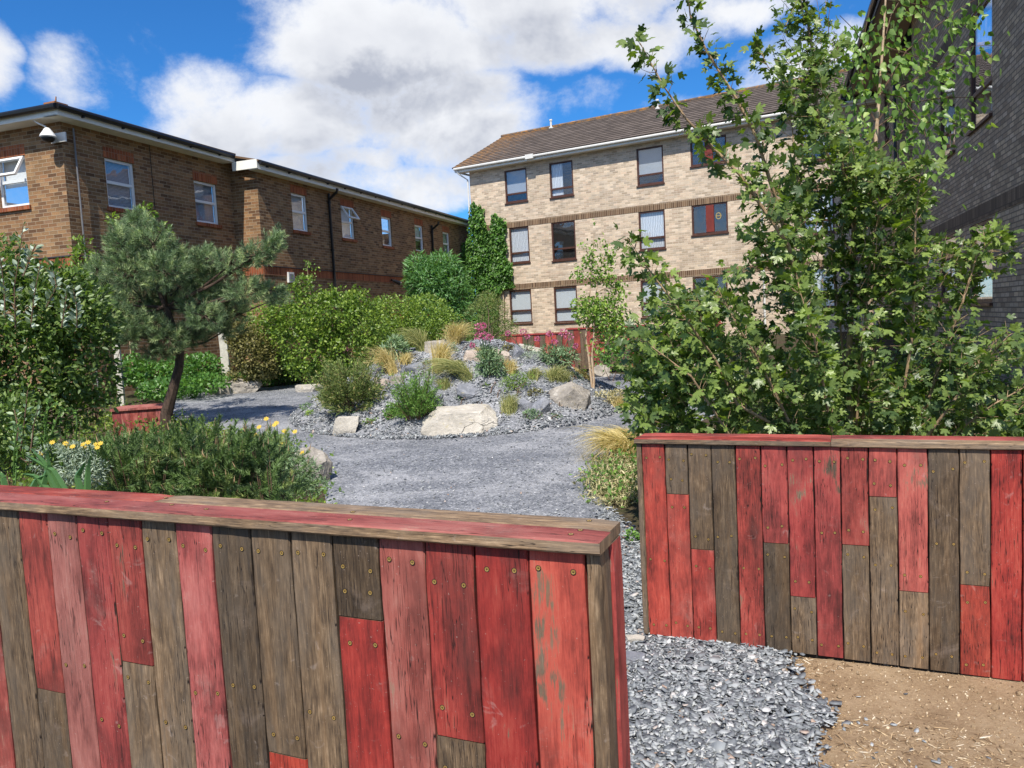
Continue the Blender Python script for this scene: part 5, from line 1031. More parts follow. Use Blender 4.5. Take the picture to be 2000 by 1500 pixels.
# ============================================================ BIRCHES AND SAPLINGS IN THE GARDEN
def sapling(name, label, stems, crown, tpl, size, m, bark, group=None, r0=.014, n_leaf=900, base=None, twigs=26, gap=.1, cat='tree', parts='crown', droop=.5):
    b = onT(*base); D = b[1]; t = thing(name, label, cat, b, group); mb = MB(); C = []
    for st in stems:
        W_ = [b - [0, 0, .05]] + [atd(x, y, D + (dd[0] if dd else 0)) for x, y, *dd in st]; n = len(W_); tube(mb, W_, [r0 * (1 - .8 * i / (n - 1)) for i in range(n)], 6); C.append(W_)
    PP, DD = blob(balls(D, crown, 1, None) if False else [(c, r, int(n_leaf * q[2] * q[3] / sum(z[2] * z[3] for z in crown))) for (c, r, _), q in zip(balls(D, crown, 1), crown)], .95, .3, 2.2, gap, 3.5)
    allst = np.concatenate([along(W_, .05)[0] for W_ in C])
    for k in range(twigs):
        q = PP[rnd.randrange(len(PP))]; j = allst[:, 2] < q[2] - .02; A = allst[j] if j.any() else allst; c = A[np.argmin(np.linalg.norm(A - q + np.array([0, 0, -.15]), axis=1))]; tube(mb, [c, c * .5 + q * .5 + [0, 0, .03], q], [r0 * .3, r0 * .2, r0 * .1], 4, cap=False)
    mb.build('trunk', bark, t, smooth=True)
    n = len(PP); cloud(parts, tpl, PP, nrm(rg.normal(size=(n, 3)) * .7 + DD * .3 - [0, 0, droop]), nrm(trav_n * .7 + rg.normal(size=(n, 3)) * .7 + [0, 0, .3]), size * rg.uniform(.6, 1.2, n), m, t); return t
gb = 'young birches planted in the garden'
sapling('birch_tree', 'slender two-stemmed young birch growing at the right side of the mound', [[(1155, 745), (1150, 700), (1144, 660), (1150, 600), (1158, 500), (1160, 455)], [(1160, 745), (1156, 700), (1160, 650), (1163, 580), (1172, 530), (1180, 500)]],
 [(1160, 560, 42, 60), (1158, 490, 18, 36), (1185, 560, 34, 44), (1140, 600, 30, 34), (1195, 625, 34, 60), (1172, 650, 32, 50), (1205, 560, 20, 34), (1130, 540, 16, 26), (1160, 452, 8, 22), (1176, 480, 12, 30), (1190, 500, 16, 30), (1215, 650, 20, 50), (1145, 500, 20, 40), (1165, 610, 46, 50)], BROAD, .052, L_pale, B_birch, gb, .020, 4300, (1158, 762), 70)
sapling('birch_tree', 'young yellow-green birch in front of the ivy at the apartment block', [[(925, 620), (922, 560), (925, 500), (922, 455)]], [(930, 560, 32, 60), (922, 490, 20, 42), (950, 600, 26, 36), (935, 455, 14, 18)], BROAD, .055, L_pale, B_birch, gb, .018, 1900, (926, 640), 40)
sapling('birch_tree', 'thin leaning birch sapling before the ground-floor windows of the apartment block', [[(1030, 650), (1038, 620), (1040, 590)]], [(1040, 605, 28, 30), (1030, 638, 20, 20), (1055, 625, 20, 20), (1032, 585, 14, 14)], BROAD, .055, L_fern, B_birch, gb, .010, 520, (1026, 668), 22)
sapling('birch_tree', 'thin bare-stemmed birch sapling in front of the left hedge, nearest the bronze yew', [[(627, 700), (620, 640), (608, 590), (602, 550), (600, 515)]], [(606, 540, 18, 34), (622, 600, 26, 40), (640, 640, 34, 40), (612, 645, 20, 40), (600, 515, 8, 14)], BROAD, .05, L_pale, B_birch, gb, .012, 760, (631, 742), 26)
sapling('birch_tree', 'thin birch sapling with open twiggy top rising above the hedge against the brick wall', [[(716, 660), (720, 600), (722, 560), (724, 500)]], [(722, 545, 28, 34), (716, 590, 30, 30), (745, 530, 20, 22), (698, 530, 16, 18), (722, 508, 12, 18), (720, 640, 30, 30)], BROAD, .05, L_pale, B_birch, gb, .012, 760, (714, 690), 34)
sapling('birch_tree', 'thin brown-stemmed sapling left of the pine trunk', [[(266, 740), (256, 700), (252, 650), (250, 620)]], [(270, 640, 26, 24), (250, 600, 20, 20)], BROAD, .05, L_fern, B_birch, gb, .016, 160, (268, 770), 10)
sapling('leafy_shrub', 'loose green shrub with small round leaves right of the two-stemmed birch', [[(1205, 720), (1200, 680)], [(1180, 720), (1188, 690)]], [(1205, 680, 32, 40), (1185, 700, 28, 30), (1215, 640, 26, 30), (1225, 715, 22, 24)], BROAD, .06, L_ivy, B_twig, None, .008, 1100, (1195, 745), 12, cat='shrub', parts='foliage', droop=.1)

# ============================================================ HEDGES AND BACKGROUND SHRUBS
gh = 'clipped hedge sections beside the brick building'
bush('hedge', 'yellow-green hedge mass between the bronze yew and the mound', 'hedge', balls(15.2, [(600, 650, 62, 70), (560, 620, 50, 55), (650, 620, 60, 56), (700, 640, 60, 60), (620, 700, 60, 50), (690, 690, 50, 40), (520, 640, 40, 50, .4), (590, 560, 20, 24), (700, 590, 26, 28), (640, 575, 18, 20)], 720), BROAD, .062, L_hedge, gh, lump=.55, gf=4.5, gap=.26, base=onT(620, 745), stems=8)
bush('hedge', 'bright clipped hedge top behind the mound summit', 'hedge', balls(17.5, [(770, 620, 60, 46), (830, 620, 52, 48), (735, 640, 50, 50), (800, 660, 60, 40), (870, 640, 36, 40)], 900, .9), BROAD, .055, L_hedge, gh, gap=.5, base=(atd(790, 700, 17.5)[0], 17.5, .6), stems=5, lump=.15)
bush('hedge', 'low lit ivy hedge running behind the pine trunk', 'hedge', balls(15.6, [(300, 730, 50, 26), (370, 720, 52, 26), (398, 715, 30, 26), (330, 760, 60, 20, -1), (400, 750, 40, 18, -1), (260, 720, 30, 30)], 800, .6), BROAD, .075, L_ivy, gh, gap=.45, base=(atd(350, 740, 15.5)[0], 15.5, .5), stems=4)
bush('elder_shrub', 'rounded mid-green elder shrub against the far end of the brick building', 'shrub', balls(22.5, [(845, 560, 48, 48), (820, 540, 30, 44), (880, 560, 34, 50), (860, 520, 40, 26), (890, 610, 30, 40), (855, 600, 44, 40)], 1150), LANCE, .17, L_elder, gap=.40, base=(atd(850, 640, 22.5)[0], 22.5, .7), stems=5)
bush('bronze_yew', 'dark bronze-green yew shrub in front of the hedge right of the white post', 'shrub', balls(15.2, [(495, 690, 42, 56), (470, 660, 26, 34), (520, 700, 28, 42), (480, 730, 34, 24)], 1600), SMALL, .06, L_yew, gap=.45, base=onT(495, 752), stems=4, up=.3)
bush('tamarisk_shrub', 'feathery green tamarisk behind the mound summit below the ivy', 'shrub', balls(15.4, [(952, 615, 44, 34), (930, 640, 34, 26), (980, 640, 30, 26), (955, 590, 26, 20)], 1900), LANCE, .055, L_tam, gap=.35, base=onT(955, 668), stems=8, up=.2, jit=.9)
bush('broad_shrub', 'dark leafy shrub in the shaded gap below the pine canopy', 'shrub', balls(16.2, [(540, 680, 30, 60), (560, 720, 40, 30)], 900), BROAD, .06, L_privet, gap=.4, base=onT(550, 752), stems=3)
# ivy on the apartment wall
t = thing('ivy', 'thick green ivy climbing the left end of the apartment block in two pointed columns', 'climbing plant', FB.p(.7, .1, .6)); PP = []
n = 15000; u_ = rg.uniform(-.45, 1.95, n); z_ = rg.uniform(.3, 7.2, n)
def ivyh(u): return 5.2 + 1.35 * np.exp(-((u - .34) / .40) ** 6) + .85 * np.exp(-((u - 1.36) / .36) ** 6) - .35 * np.clip((u - 1.6) / .3, 0, 1) + .45 * fbm(np.stack([u, u * 0, u * 0], -1), 4, 3)
k = (z_ < ivyh(u_)) & (u_ < 1.8 + .15 * np.sin(z_ * 2.3) + .1 * np.sin(z_ * 7) - .6 * (z_ < 3.0)); u_ = u_[k]; z_ = z_[k]; v_ = .05 + .34 * (.5 + .5 * fbm(np.stack([u_, z_, 0 * z_], -1), 2.2, 3)) * rg.uniform(.5, 1, len(u_))
P = np.array(FB.O)[None] + u_[:, None] * np.array(FB.e) + v_[:, None] * np.array(FB.n); P[:, 2] += z_; n = len(P)
cloud('foliage', BROAD, P, rg.normal(size=(n, 3)) * .6 + [0, 0, -.7] + np.array(FB.n) * .4, np.array(FB.n) + rg.normal(size=(n, 3)) * .45 + [0, 0, .4], .13 * rg.uniform(.6, 1.2, n), L_ivy, t)
mb = MB()
for k in range(5): uu = .1 + k * .3; tube(mb, [FB.p(uu, .03, .3), FB.p(uu + .1, .03, 2.5), FB.p(uu - .05, .03, 4.6)], [.03, .02, .01], 5)
mb.build('stem', B_twig, t)

# ============================================================ PINE TREE
PDn = 11.0; base = onG(322, 835); base = atd(322, 830, PDn); base[2] = float(gz(base[0], base[1]))
t = thing('pine_tree', 'crooked blue-green pine with a leaning dark trunk in front of the brick building', 'tree', base); mb = MB()
def br(pts, rr): W_ = [atd(*q) for q in pts]; tube(mb, W_, rr, 8); return W_
trunk = [tuple(base - [0, 0, .1])] + [tuple(atd(*q)) for q in [(325, 808, PDn), (338, 760, PDn), (350, 715, PDn), (352, 680, PDn), (340, 650, PDn), (325, 600, PDn), (300, 540, PDn + .1), (280, 480, PDn + .1), (272, 430, PDn)]]
tube(mb, trunk, [.095, .085, .07, .062, .058, .052, .045, .035, .022, .01], 9)
clus = [(270, 450, 34, 44), (235, 470, 30, 40), (300, 470, 40, 44), (250, 520, 50, 44), (320, 520, 50, 40), (210, 545, 36, 36), (280, 575, 60, 40), (370, 520, 40, 36), (345, 560, 50, 36), (410, 540, 40, 34), (455, 505, 40, 24), (500, 490, 36, 22), (535, 470, 18, 22), (430, 575, 44, 28), (480, 560, 44, 26), (520, 560, 36, 18), (390, 590, 40, 30), (225, 600, 30, 26), (330, 655, 42, 26), (300, 630, 40, 22), (370, 640, 24, 20), (400, 495, 26, 24), (265, 415, 12, 14), (540, 575, 24, 14), (200, 570, 24, 24), (420, 620, 26, 18), (215, 625, 34, 34), (255, 650, 24, 20), (190, 520, 20, 26), (345, 500, 40, 30), (455, 600, 36, 24), (310, 680, 36, 16), (545, 450, 10, 14), (372, 645, 40, 24), (400, 610, 40, 28), (300, 605, 50, 30), (260, 625, 40, 30), (445, 635, 30, 18)]
SP = []; SY = []
for (X, Y, rx, ry) in clus:
    dd = PDn + rnd.uniform(-.55, .55); c = atd(X, Y + 8, dd); s = dd / F; tt = np.array(trunk); cand = tt[(tt[:, 2] < c[2] + .1) & (tt[:, 2] > 1.4)]
    q = cand[np.argmin(np.linalg.norm(cand - c, axis=1))] if len(cand) else tt[4]; mid = q * .5 + c * .5 + np.array([0, 0, -.06]); tube(mb, [q, mid, c], [.022, .016, .008], 6)
    n = int(rx * ry / 15) + 13; d_ = sph(n); rr = .35 + .65 * rg.random(n) ** .5; p = c + d_ * rr[:, None] * np.array([rx * s, (rx + ry) / 2 * s * .9, ry * s]); d2 = nrm(d_ * .8 + [0, 0, .65] + nrm(c - np.array([trunk[5][0], trunk[5][1], c[2]])) * .3 + rg.normal(size=(n, 3)) * .25)
    SP.append(p - d2 * .06); SY.append(d2)
    for j in range(0, n, 4): tube(mb, [c, p[j]], [.007, .003], 4, cap=False)
mb.build('trunk', B_pine, t, smooth=True); SP = np.concatenate(SP); SY = np.concatenate(SY); n = len(SP)
cloud('crown', shoot(46, .8, 60, .60, .019, 5), SP, SY, rg.normal(size=(n, 3)), .15 * rg.uniform(.7, 1.25, n), L_pine, t, var=np.clip(.5 + .38 * rg.normal(size=n), 0, 1))
# candles (buff new shoots)
k = rg.random(n) < .14; cloud('candle', (arr([(-.02, 0, 0), (.02, 0, 0), (0, 1, 0), (0, 0, .03)]), [(0, 1, 2), (1, 3, 2), (3, 0, 2)]), SP[k] + SY[k] * .10, SY[k], rg.normal(size=(k.sum(), 3)), .10, L_dry, t)['kind'] = 'stuff'
# ---- mugo pines behind the near wall
def mugo(label, D, cl, base, n_scale=1.0):
    t = thing('mugo_pine', label, 'shrub', base, 'dwarf pines behind the near plank wall'); mb = MB(); SP = []; SY = []; b = np.array(base)
    for (X, Y, L) in cl:
        tip = atd(X, Y, D + rnd.uniform(-.35, .35)); rt = b + np.array([(tip[0] - b[0]) * .35, (tip[1] - b[1]) * .4, max(.05, (tip[2] - b[2]) * .35)]); tube(mb, [b, rt, tip], [.009, .006, .003], 5)
        dr = nrm(tip - rt); 
        for j in range(9):
            f = j / 9; c = tip - dr * f * .34; sd = nrm(rg.normal(size=3)); SP.append(c + sd * .07 * (f > 0)); SY.append(nrm(dr * .7 + sd * (1.05 * (f > .0)) + np.array([.15 * np.sign(tip[0] - b[0]), -.1, .1])))
    mb.build('stem', B_twig, t); SP = np.array(SP); SY = np.array(SY); n = len(SP)
    cloud('foliage', shoot(96, 1.0, 60, .36, .019, 8), SP, SY, rg.normal(size=(n, 3)), .145 * rg.uniform(.75, 1.2, n), L_mugo, t, var=np.clip(.5 + .28 * rg.normal(size=n), 0, 1))
    k = (SY[:, 2] > .35) & (rg.random(n) < .45); cloud('bud', (arr([(-.09, 0, 0), (.09, 0, 0), (0, 1, 0), (0, 0, .14)]), [(0, 1, 2), (1, 3, 2), (3, 0, 2)]), SP[k] + SY[k] * .13, SY[k] * .5 + [0, 0, .8], rg.normal(size=(k.sum(), 3)), .055, L_bud, t)['kind'] = 'stuff'
def mp(D, x): p = atd(x, 900, D); return (p[0], p[1], float(gz(p[0], p[1])))
R2 = random.Random(5)
mugo('broad dark dwarf pine behind the near wall, directly below the red boarded block', 5.0, [(x + R2.uniform(-12, 12), y + R2.uniform(-14, 10), 1) for x in range(205, 350, 16) for y in (872 + abs(x - 270) * .25, 890, 905, 940)], mp(5.0, 275))
mugo('taller dark dwarf pine with upright candles left of the yellow daisies', 4.9, [(x + R2.uniform(-12, 12), y + R2.uniform(-14, 10), 1) for x in range(345, 500, 15) for y in (860 + abs(x - 440) * .22, 880, 885, 920, 948)], mp(4.9, 420))
mugo('lower right dwarf pine whose shoots touch the grey-leaved daisy plant', 4.7, [(x + R2.uniform(-10, 10), y + R2.uniform(-12, 8), 1) for x in range(490, 570, 16) for y in (885, 915, 945)], mp(4.7, 525))
# ============================================================ LEFT SHRUBS
bush('privet_shrub', 'tall mass of glossy small-leaved shrub at the left edge before the brick end wall', 'shrub', balls(8.3, [(40, 620, 110, 110), (120, 620, 90, 90), (60, 720, 110, 100), (160, 700, 66, 90), (0, 520, 70, 60), (110, 560, 60, 46), (190, 640, 40, 60), (190, 740, 40, 60), (90, 800, 90, 60), (-90, 620, 110, 150), (-100, 760, 120, 120)], 270), OVAL, .070, L_privet, gap=.30, gf=2.6, base=mp(8.3, 80), stems=12, lump=.4, sr=.016)
bush('leafy_shrub', 'sparse arching twigs with small leaves at the brick corner behind the pine', 'shrub', balls(11.8, [(165, 510, 22, 44), (150, 480, 14, 18), (190, 540, 24, 24), (145, 545, 30, 24), (285, 415, 18, 16), (320, 450, 14, 12), (222, 430, 12, 10)], 320), OVAL, .075, L_hedge, gap=.25, base=mp(11.8, 190), stems=16, sr=.008)
def shoots(name, label, cat, D, lst, base, tpl, size, m, nl=26, group=None, r=.006, spread=.05, part='foliage', bark=None):
    t = thing(name, label, cat, base, group); mb = MB(); P = []; Y = []
    for pts in lst:
        W_ = [atd(x, y, D + rnd.uniform(-.05, .05)) for x, y in pts]; tube(mb, [np.array(base) * .5 + W_[0] * .5, *W_] if False else W_, [r * (1 - .7 * i / len(W_)) for i in range(len(W_))], 5)
        o, d_, s = along(W_, max(.012, np.linalg.norm(W_[-1] - W_[0]) / nl))
        for p, dr, ss in zip(o, d_, s):
            sd = rg.normal(size=3); sd = nrm(sd - dr * (sd @ dr)); P.append(p + sd * spread * .2); Y.append(sd + dr * .7)
    mb.build('stem', bark or B_twig, t, smooth=True); n = len(P); cloud(part, tpl, np.array(P), np.array(Y), nrm(trav_n + rg.normal(size=(n, 3)) * .7), size * rg.uniform(.6, 1.2, n), m, t); return t
shoots('willow_shrub', 'silvery willow with upright leafy shoots at the far left edge', 'shrub', 7.4, [[(30, 640), (28, 560), (38, 500), (45, 440)], [(10, 620), (8, 560), (0, 500)], [(60, 640), (66, 580), (78, 520)], [(120, 640), (128, 590), (132, 560)], [(45, 540), (60, 500), (70, 478)], [(150, 640), (150, 600), (142, 560)], [(90, 600), (110, 560), (104, 530)]], mp(7.4, 40), OVAL, .075, L_grey, 34, r=.007)
bush('leafy_shrub', 'dark green shrub low at the left edge behind the iris leaves', 'shrub', balls(6.2, [(20, 830, 70, 60), (60, 880, 60, 50), (-60, 850, 70, 90)], 260), OVAL, .05, L_privet, gap=.3, base=mp(6.2, 20), stems=6)
shoots('willow_shrub', 'small silvery shoot with upright leaves below the tall shrub at the left', 'shrub', 5.6, [[(40, 880), (48, 820), (54, 762)], [(30, 880), (36, 840), (28, 800)], [(60, 880), (66, 830), (74, 800)]], mp(5.6, 44), OVAL, .05, L_sage, 22)
shoots('fern', 'pale curling fern fronds with drooping tips behind the near wall at the left', 'fern', 4.6, [[(26, 950), (28, 880), (34, 830), (44, 836), (48, 860)], [(30, 950), (34, 880), (24, 826), (10, 850)], [(86, 900), (88, 840), (94, 800), (108, 786), (120, 800), (116, 830)], [(90, 900), (100, 850), (118, 800), (140, 796), (150, 820)], [(96, 900), (92, 850), (86, 820), (98, 770), (100, 780)], [(146, 900), (150, 830), (148, 800)], [(60, 920), (72, 870), (84, 850)], [(120, 910), (126, 860), (130, 830)]], mp(4.6, 80), SMALL, .022, L_fern, 70, bark=L_fern, r=.005, spread=.0)
# iris blades
def blades(label, D, lst, w_, m, nm='iris', grp=None):
    b0 = atd(lst[0][0][0], 960, D); b0[2] = float(gz(b0[0], b0[1])); t = thing(nm, label, 'plant', b0, grp); mb = MB()
    for pts in lst:
        W_ = [atd(*q, D) for q in pts]; n = len(W_); P_ = [W_[0]]; o, d_, s = along(W_, np.linalg.norm(W_[-1] - W_[0]) / 9)
        for i in range(len(o) - 1):
            sd = nrm(np.cross(d_[i], [0.2, -1, .3])); wa = w_ * (1 - s[i] ** 2.2) ; wb = w_ * (1 - s[i + 1] ** 2.2); f = np.array([0, -.012, .004]); mb.face([o[i] - sd * wa, o[i] + f, o[i + 1] + f, o[i + 1] - sd * wb]); mb.face([o[i] + f, o[i] + sd * wa, o[i + 1] + sd * wb, o[i + 1] + f])
        if i == len(o) - 2: mb.build('leaf', m, t, smooth=True); mb = MB()
    return t
blades('clump of broad pale green iris blades just over the near wall at the left', 3.6, [[(110, 960), (88, 905), (60, 875)], [(128, 960), (104, 920), (50, 888)], [(80, 960), (96, 910), (92, 880)], [(170, 960), (172, 915), (178, 890)], [(158, 960), (150, 930), (170, 900)], [(10, 960), (6, 930), (-10, 915)], [(60, 960), (72, 936), (100, 926)], [(100, 965), (70, 930), (40, 925)]], .016, L_iris)
# grey daisies
def flowers(parent, pts, size, m, n_pet, name='flower', face=None, heads=None):
    mb = MB(); P = []
    b0 = ROOT[parent.name]
    o = None; me_v = []
    for p in pts:
        c = Vector(tuple(p)); N = Vector((rnd.uniform(-.4, .4), -.7, .7)).normalized() if face is None else face; X = N.orthogonal().normalized(); Y = N.cross(X)
        for k in range(n_pet):
            a = 6.283 * k / n_pet; d_ = X * math.cos(a) + Y * math.sin(a); s = (N.cross(d_)) * size * .22; mb.face([c, c + d_ * size * .6 + s, c + d_ * size + N * size * .1, c + d_ * size * .6 - s])
    return mb.build(name, m, parent)
def daisyplant(label, D, bl, fl, base, grp, m=L_sage, dens=900, sz=.035):
    t = bush('daisy_plant', label, 'flowering plant', balls(D, bl, dens), LANCE, sz, m, grp, gap=.3, base=base, stems=4, jit=1.0, sr=.004); mb = MB(); pts = []
    for (x, y) in fl: tip = atd(x, y, D + rnd.uniform(-.1, .1)); b_ = atd(x + rnd.uniform(-12, 12), y + 50, D); tube(mb, [b_, (b_ + tip) / 2 + [0.01, 0, .0], tip], .0025, 4, cap=False); pts.append(tip); mb.build('flower_stem', L_fern, t); mb = MB()
    for p_ in pts: flowers(t, [p_], .020 * D / 5, L_yel, 8)
    return t
gd = 'yellow daisies behind the near plank wall'
daisyplant('grey-green daisy plant with yellow flowers beside the rough grey boulder', 5.4, [(545, 890, 40, 34), (590, 920, 34, 28), (520, 870, 30, 20), (560, 940, 46, 26), (620, 950, 30, 16), (510, 910, 30, 40)], [(506, 834), (520, 818), (536, 830), (540, 826), (556, 842), (576, 843), (553, 866), (500, 850), (590, 884), (470, 846)], mp(5.4, 550), gd)
daisyplant('silvery daisy plant with a row of yellow flowers left of the dwarf pines', 4.4, [(130, 910, 56, 34), (100, 900, 40, 30), (170, 920, 36, 30), (140, 880, 40, 14)], [(128, 866), (134, 872), (142, 872), (162, 868), (166, 874), (172, 864), (186, 868), (190, 874), (196, 866), (80, 886), (102, 864)], mp(4.4, 130), gd, L_grey, 1000, .03)
# ============================================================ MOUND PLANTING
tuft('golden feather grass at the summit of the mound, upright', 851, 664, 38, 34, .1, n=300)
tuft('spreading golden feather grass at the summit, right of the upright one', 888, 674, 46, 56, .2, n=340)
tuft('tall blond feather grass in the centre of the mound', 857, 729, 66, 40, .45, n=340)
tuft('blond feather grass bent to the left on the left side of the mound', 768, 730, 56, 44, -.8, n=320)
tuft('arching green-gold grass at the upper left of the mound', 826, 686, 48, 50, -.6, L_ggrn, 340)
tuft('low green-gold grass swept left in the middle of the mound', 916, 743, 42, 70, -.9, L_ggrn, 320)
tuft('small blond grass to the right of the valerian stems', 995, 730, 30, 24, .1)
tuft('short green-gold grass above the dark veined rock', 993, 808, 42, 26, .3, L_ggrn)
tuft('green-gold grass mop left of the large grey-brown boulder', 1080, 745, 34, 44, .25, L_ggrn, 340, arch=.6)
tuft('golden grass arching left behind the large grey-brown boulder', 1146, 744, 28, 60, -.8, L_gold, 300, arch=.8)
tuft('dry straw-coloured grass at the right foot of the mound', 1213, 802, 32, 26, -.2)
tuft('small golden grass at the far left behind the heather bush', 620, 752, 20, 36, -.3)
tuft('pale grass on the far right shoulder of the mound by the plank wall', 1012, 676, 24, 50, -.2, L_ggrn)
tuft('tiny gold tuft below the summit stone', 885, 722, 22, 30, .3, L_ggrn, 160)
tuft('thin grass tuft behind the mound at the plank wall', 1062, 690, 22, 40, 0, L_ggrn, 180)
tuft('big blond grass plume spilling over the path by the right-hand wall', 1236, 898, 66, 92, -.75, L_gold, 620, 'feather grass beside the path', arch=.7)
tuft('small blond plume just behind the big one at the wall corner', 1240, 868, 40, 60, -.6, L_gold, 300, 'feather grass beside the path', arch=.5)
def spray(label, Xb, Yb, rpx, hpx, m, size, n=150, k=34, base_w=.3, lean=0.0, grp=None, dark=None):
    p = onT(Xb, Yb); D = p[1]; R = rpx * D / F; Hh = hpx * D / F; t = thing('heather_bush', label, 'shrub', p, grp); P = []; Y = []; mb = MB()
    for i in range(n):
        a = rg.random() * 6.283; el_ = rg.random() ** .7; d_ = np.array([math.cos(a) * math.sqrt(1 - el_ * el_ * .8) + lean, math.sin(a) * math.sqrt(1 - el_ * el_ * .8), el_ + .12]); L = rg.uniform(.6, 1.12); st = p + np.array([math.cos(a), math.sin(a), 0]) * R * base_w * rg.random()
        tip = st + d_ * np.array([R, R, Hh]) * L; tip[2] -= .08 * Hh * (1 - el_); mid = (st + tip) / 2 + np.array([0, 0, Hh * .10]) + rg.normal(size=3) * R * .08
        if i % 5 == 0: tube(mb, [st, mid, tip], [.006, .004, .002], 4, cap=False)
        for j in range(k):
            f = .28 + .72 * (j + rg.random()) / k; c = st * (1 - f) ** 2 + 2 * mid * f * (1 - f) + tip * f * f; sd = rg.normal(size=3); P.append(c + sd * R * .045 * (1.3 - f)); Y.append(nrm(tip - st) * .8 + sd * .5)
    mb.build('stem', B_twig, t); q = len(P); cloud('foliage', LANCE, np.array(P), np.array(Y), rg.normal(size=(q, 3)) + trav_n, size * rg.uniform(.5, 1.2, q), m, t); return t
def mbush(label, cat, Xb, Yb, lst, tpl, size, m, dens, name='low_shrub', grp=None, **kw):
    p = onT(Xb, Yb); kw.setdefault('stems', 5); return bush(name, label, cat, balls(p[1] + .1, lst, dens), tpl, size, m, grp, base=p, **kw)
gm = 'shrubs on the rock garden mound'
spray('large feathery heather bush with rusty tips on the left flank of the mound', 688, 802, 58, 100, L_tam, .06, 230, 42, .5, .02, gm)
spray('bright green feathery bush on the front of the mound beside the cream boulder', 814, 818, 46, 84, L_fern, .05, 170, 40, .4, .0, gm)
mbush('small leafy green plant left of the bright green bush', 'plant', 768, 822, [(768, 806, 18, 16)], BROAD, .035, L_fern, 1700, grp=gm, stems=2)
mbush('grey-green cushion left of the summit', 'plant', 905, 690, [(905, 680, 26, 16)], LANCE, .04, L_sage, 2400, grp=gm, stems=2)
mbush('silvery cushion plant at the left edge of the mound top', 'plant', 716, 690, [(716, 678, 26, 14), (700, 672, 14, 10)], LANCE, .06, L_grey, 1900, grp=gm, stems=2)
mbush('leafy grey-green valerian without flowers left of the arching grass', 'plant', 775, 706, [(775, 684, 22, 26), (758, 690, 14, 18)], LANCE, .09, L_sage, 1400, grp=gm, stems=3)
mbush('silvery cushion on the right shoulder of the mound', 'plant', 1045, 706, [(1045, 698, 30, 12), (1062, 704, 16, 8)], LANCE, .04, L_grey, 2600, grp=gm, stems=2)
mbush('dark rusty heather tuft above the wedge stone', 'plant', 992, 690, [(992, 684, 14, 12)], SMALL, .03, L_yew, 2600, grp=gm, stems=2)
mbush('rusty low heather right of the short green-gold grass', 'plant', 1046, 778, [(1046, 770, 20, 10)], SMALL, .03, L_yew, 2600, grp=gm, stems=2)
mbush('low pale plant at the foot of the veined slate rock', 'plant', 1038, 824, [(1038, 812, 20, 12)], SMALL, .03, L_sage, 2200, grp=gm, stems=2)
mbush('brown wiry low plant at the right foot of the mound', 'plant', 1180, 790, [(1180, 776, 26, 12), (1205, 770, 18, 10)], SMALL, .03, L_dry, 1500, grp=gm, stems=2)
mbush('airy yellow-green plant between the grass and the grey boulder', 'plant', 1008, 770, [(1008, 745, 22, 20), (990, 755, 20, 16), (1030, 740, 14, 14)], LANCE, .04, L_pale, 1000, grp=gm, stems=4)
mbush('green juniper under the birch behind the mop grass', 'plant', 1122, 712, [(1122, 702, 30, 14)], LANCE, .05, L_fern, 1700, grp=gm, stems=2)
mbush('crimson-leaved shrub against the low plank wall behind the birch', 'shrub', 1130, 706, [(1130, 680, 16, 30), (1126, 665, 10, 20)], BROAD, .07, L_redl, 1300, 'crimson_shrub', None, stems=3)
mbush('small green plant growing at the end of the near plank wall', 'plant', 1236, 1075, [(1236, 1052, 14, 18)], BROAD, .03, L_fern, 400, stems=2)
for i, (X, Y, rx, ry, m_, lab) in enumerate([(693, 808, 22, 8, L_sage, 'flat pale sedum mat below the large heather bush'), (723, 800, 15, 12, L_sage, 'round pale sedum cushion between the heather and the bright bush'), (736, 770, 14, 14, L_sage, 'small sedum cushion above the round one'),
  (726, 828, 16, 7, L_pale, 'yellow-green sedum patch behind the square cream boulder'), (905, 782, 24, 8, L_sage, 'green sedum mat above the largest boulder'), (748, 705, 12, 7, L_fern, 'bright green sedum near the top left of the mound'), (950, 760, 10, 8, L_pale, 'tiny rosette plant right of the blue-grey slab'),
  (800, 735, 22, 5, L_pale, 'yellow sedum line on the dark slate slab'), (870, 700, 10, 8, L_pale, 'small yellow-green rosette beneath the summit'), (600, 800, 14, 9, L_sage, 'small sage cushion at the left foot of the mound'), (608, 812, 12, 7, L_pale, 'tiny olive cushion below the sage one'), (1080, 818, 20, 6, L_fern, 'green mat at the foot of the large grey-brown boulder'), (1095, 790, 14, 6, L_pale, 'yellowish mat tucked under the grey-brown boulder')]):
    mbush(lab, 'plant', X, Y + ry * .5, [(X, Y - 4, rx, ry)], SMALL, .026, m_, 3400, 'sedum', 'low sedum mats on the slate mound', stems=1, gap=.3, gf=9)
def valerian(label, Xb, Yb, leaf, fl, size=.075, dens=900):
    p = onT(Xb, Yb); t = bush('valerian', label, 'flowering plant', balls(p[1] + .05, leaf, dens), LANCE, size, L_sage, 'pink valerian in the garden', gap=.2, base=p, stems=6, jit=.9, sr=.006); D = p[1]
    mb = MB()
    for (x, y, r) in fl: b_ = atd(leaf[0][0] + (x - leaf[0][0]) * .3, leaf[0][1], D); tip = atd(x, y, D); tube(mb, [b_, (b_ + tip) / 2 + [0, 0, .02], tip], .005, 4, cap=False); mb.build('flower_stem', L_sage, t); mb = MB()
    for (x, y, r) in fl:
        c = atd(x, y, D); s = r * D / F; P_, D_ = blob([(tuple(c), (s, s, s * .8), 70)], .5, .2); cloud('flower_head', SMALL, P_, D_, rg.normal(size=(len(P_), 3)), .028, L_pink, t)
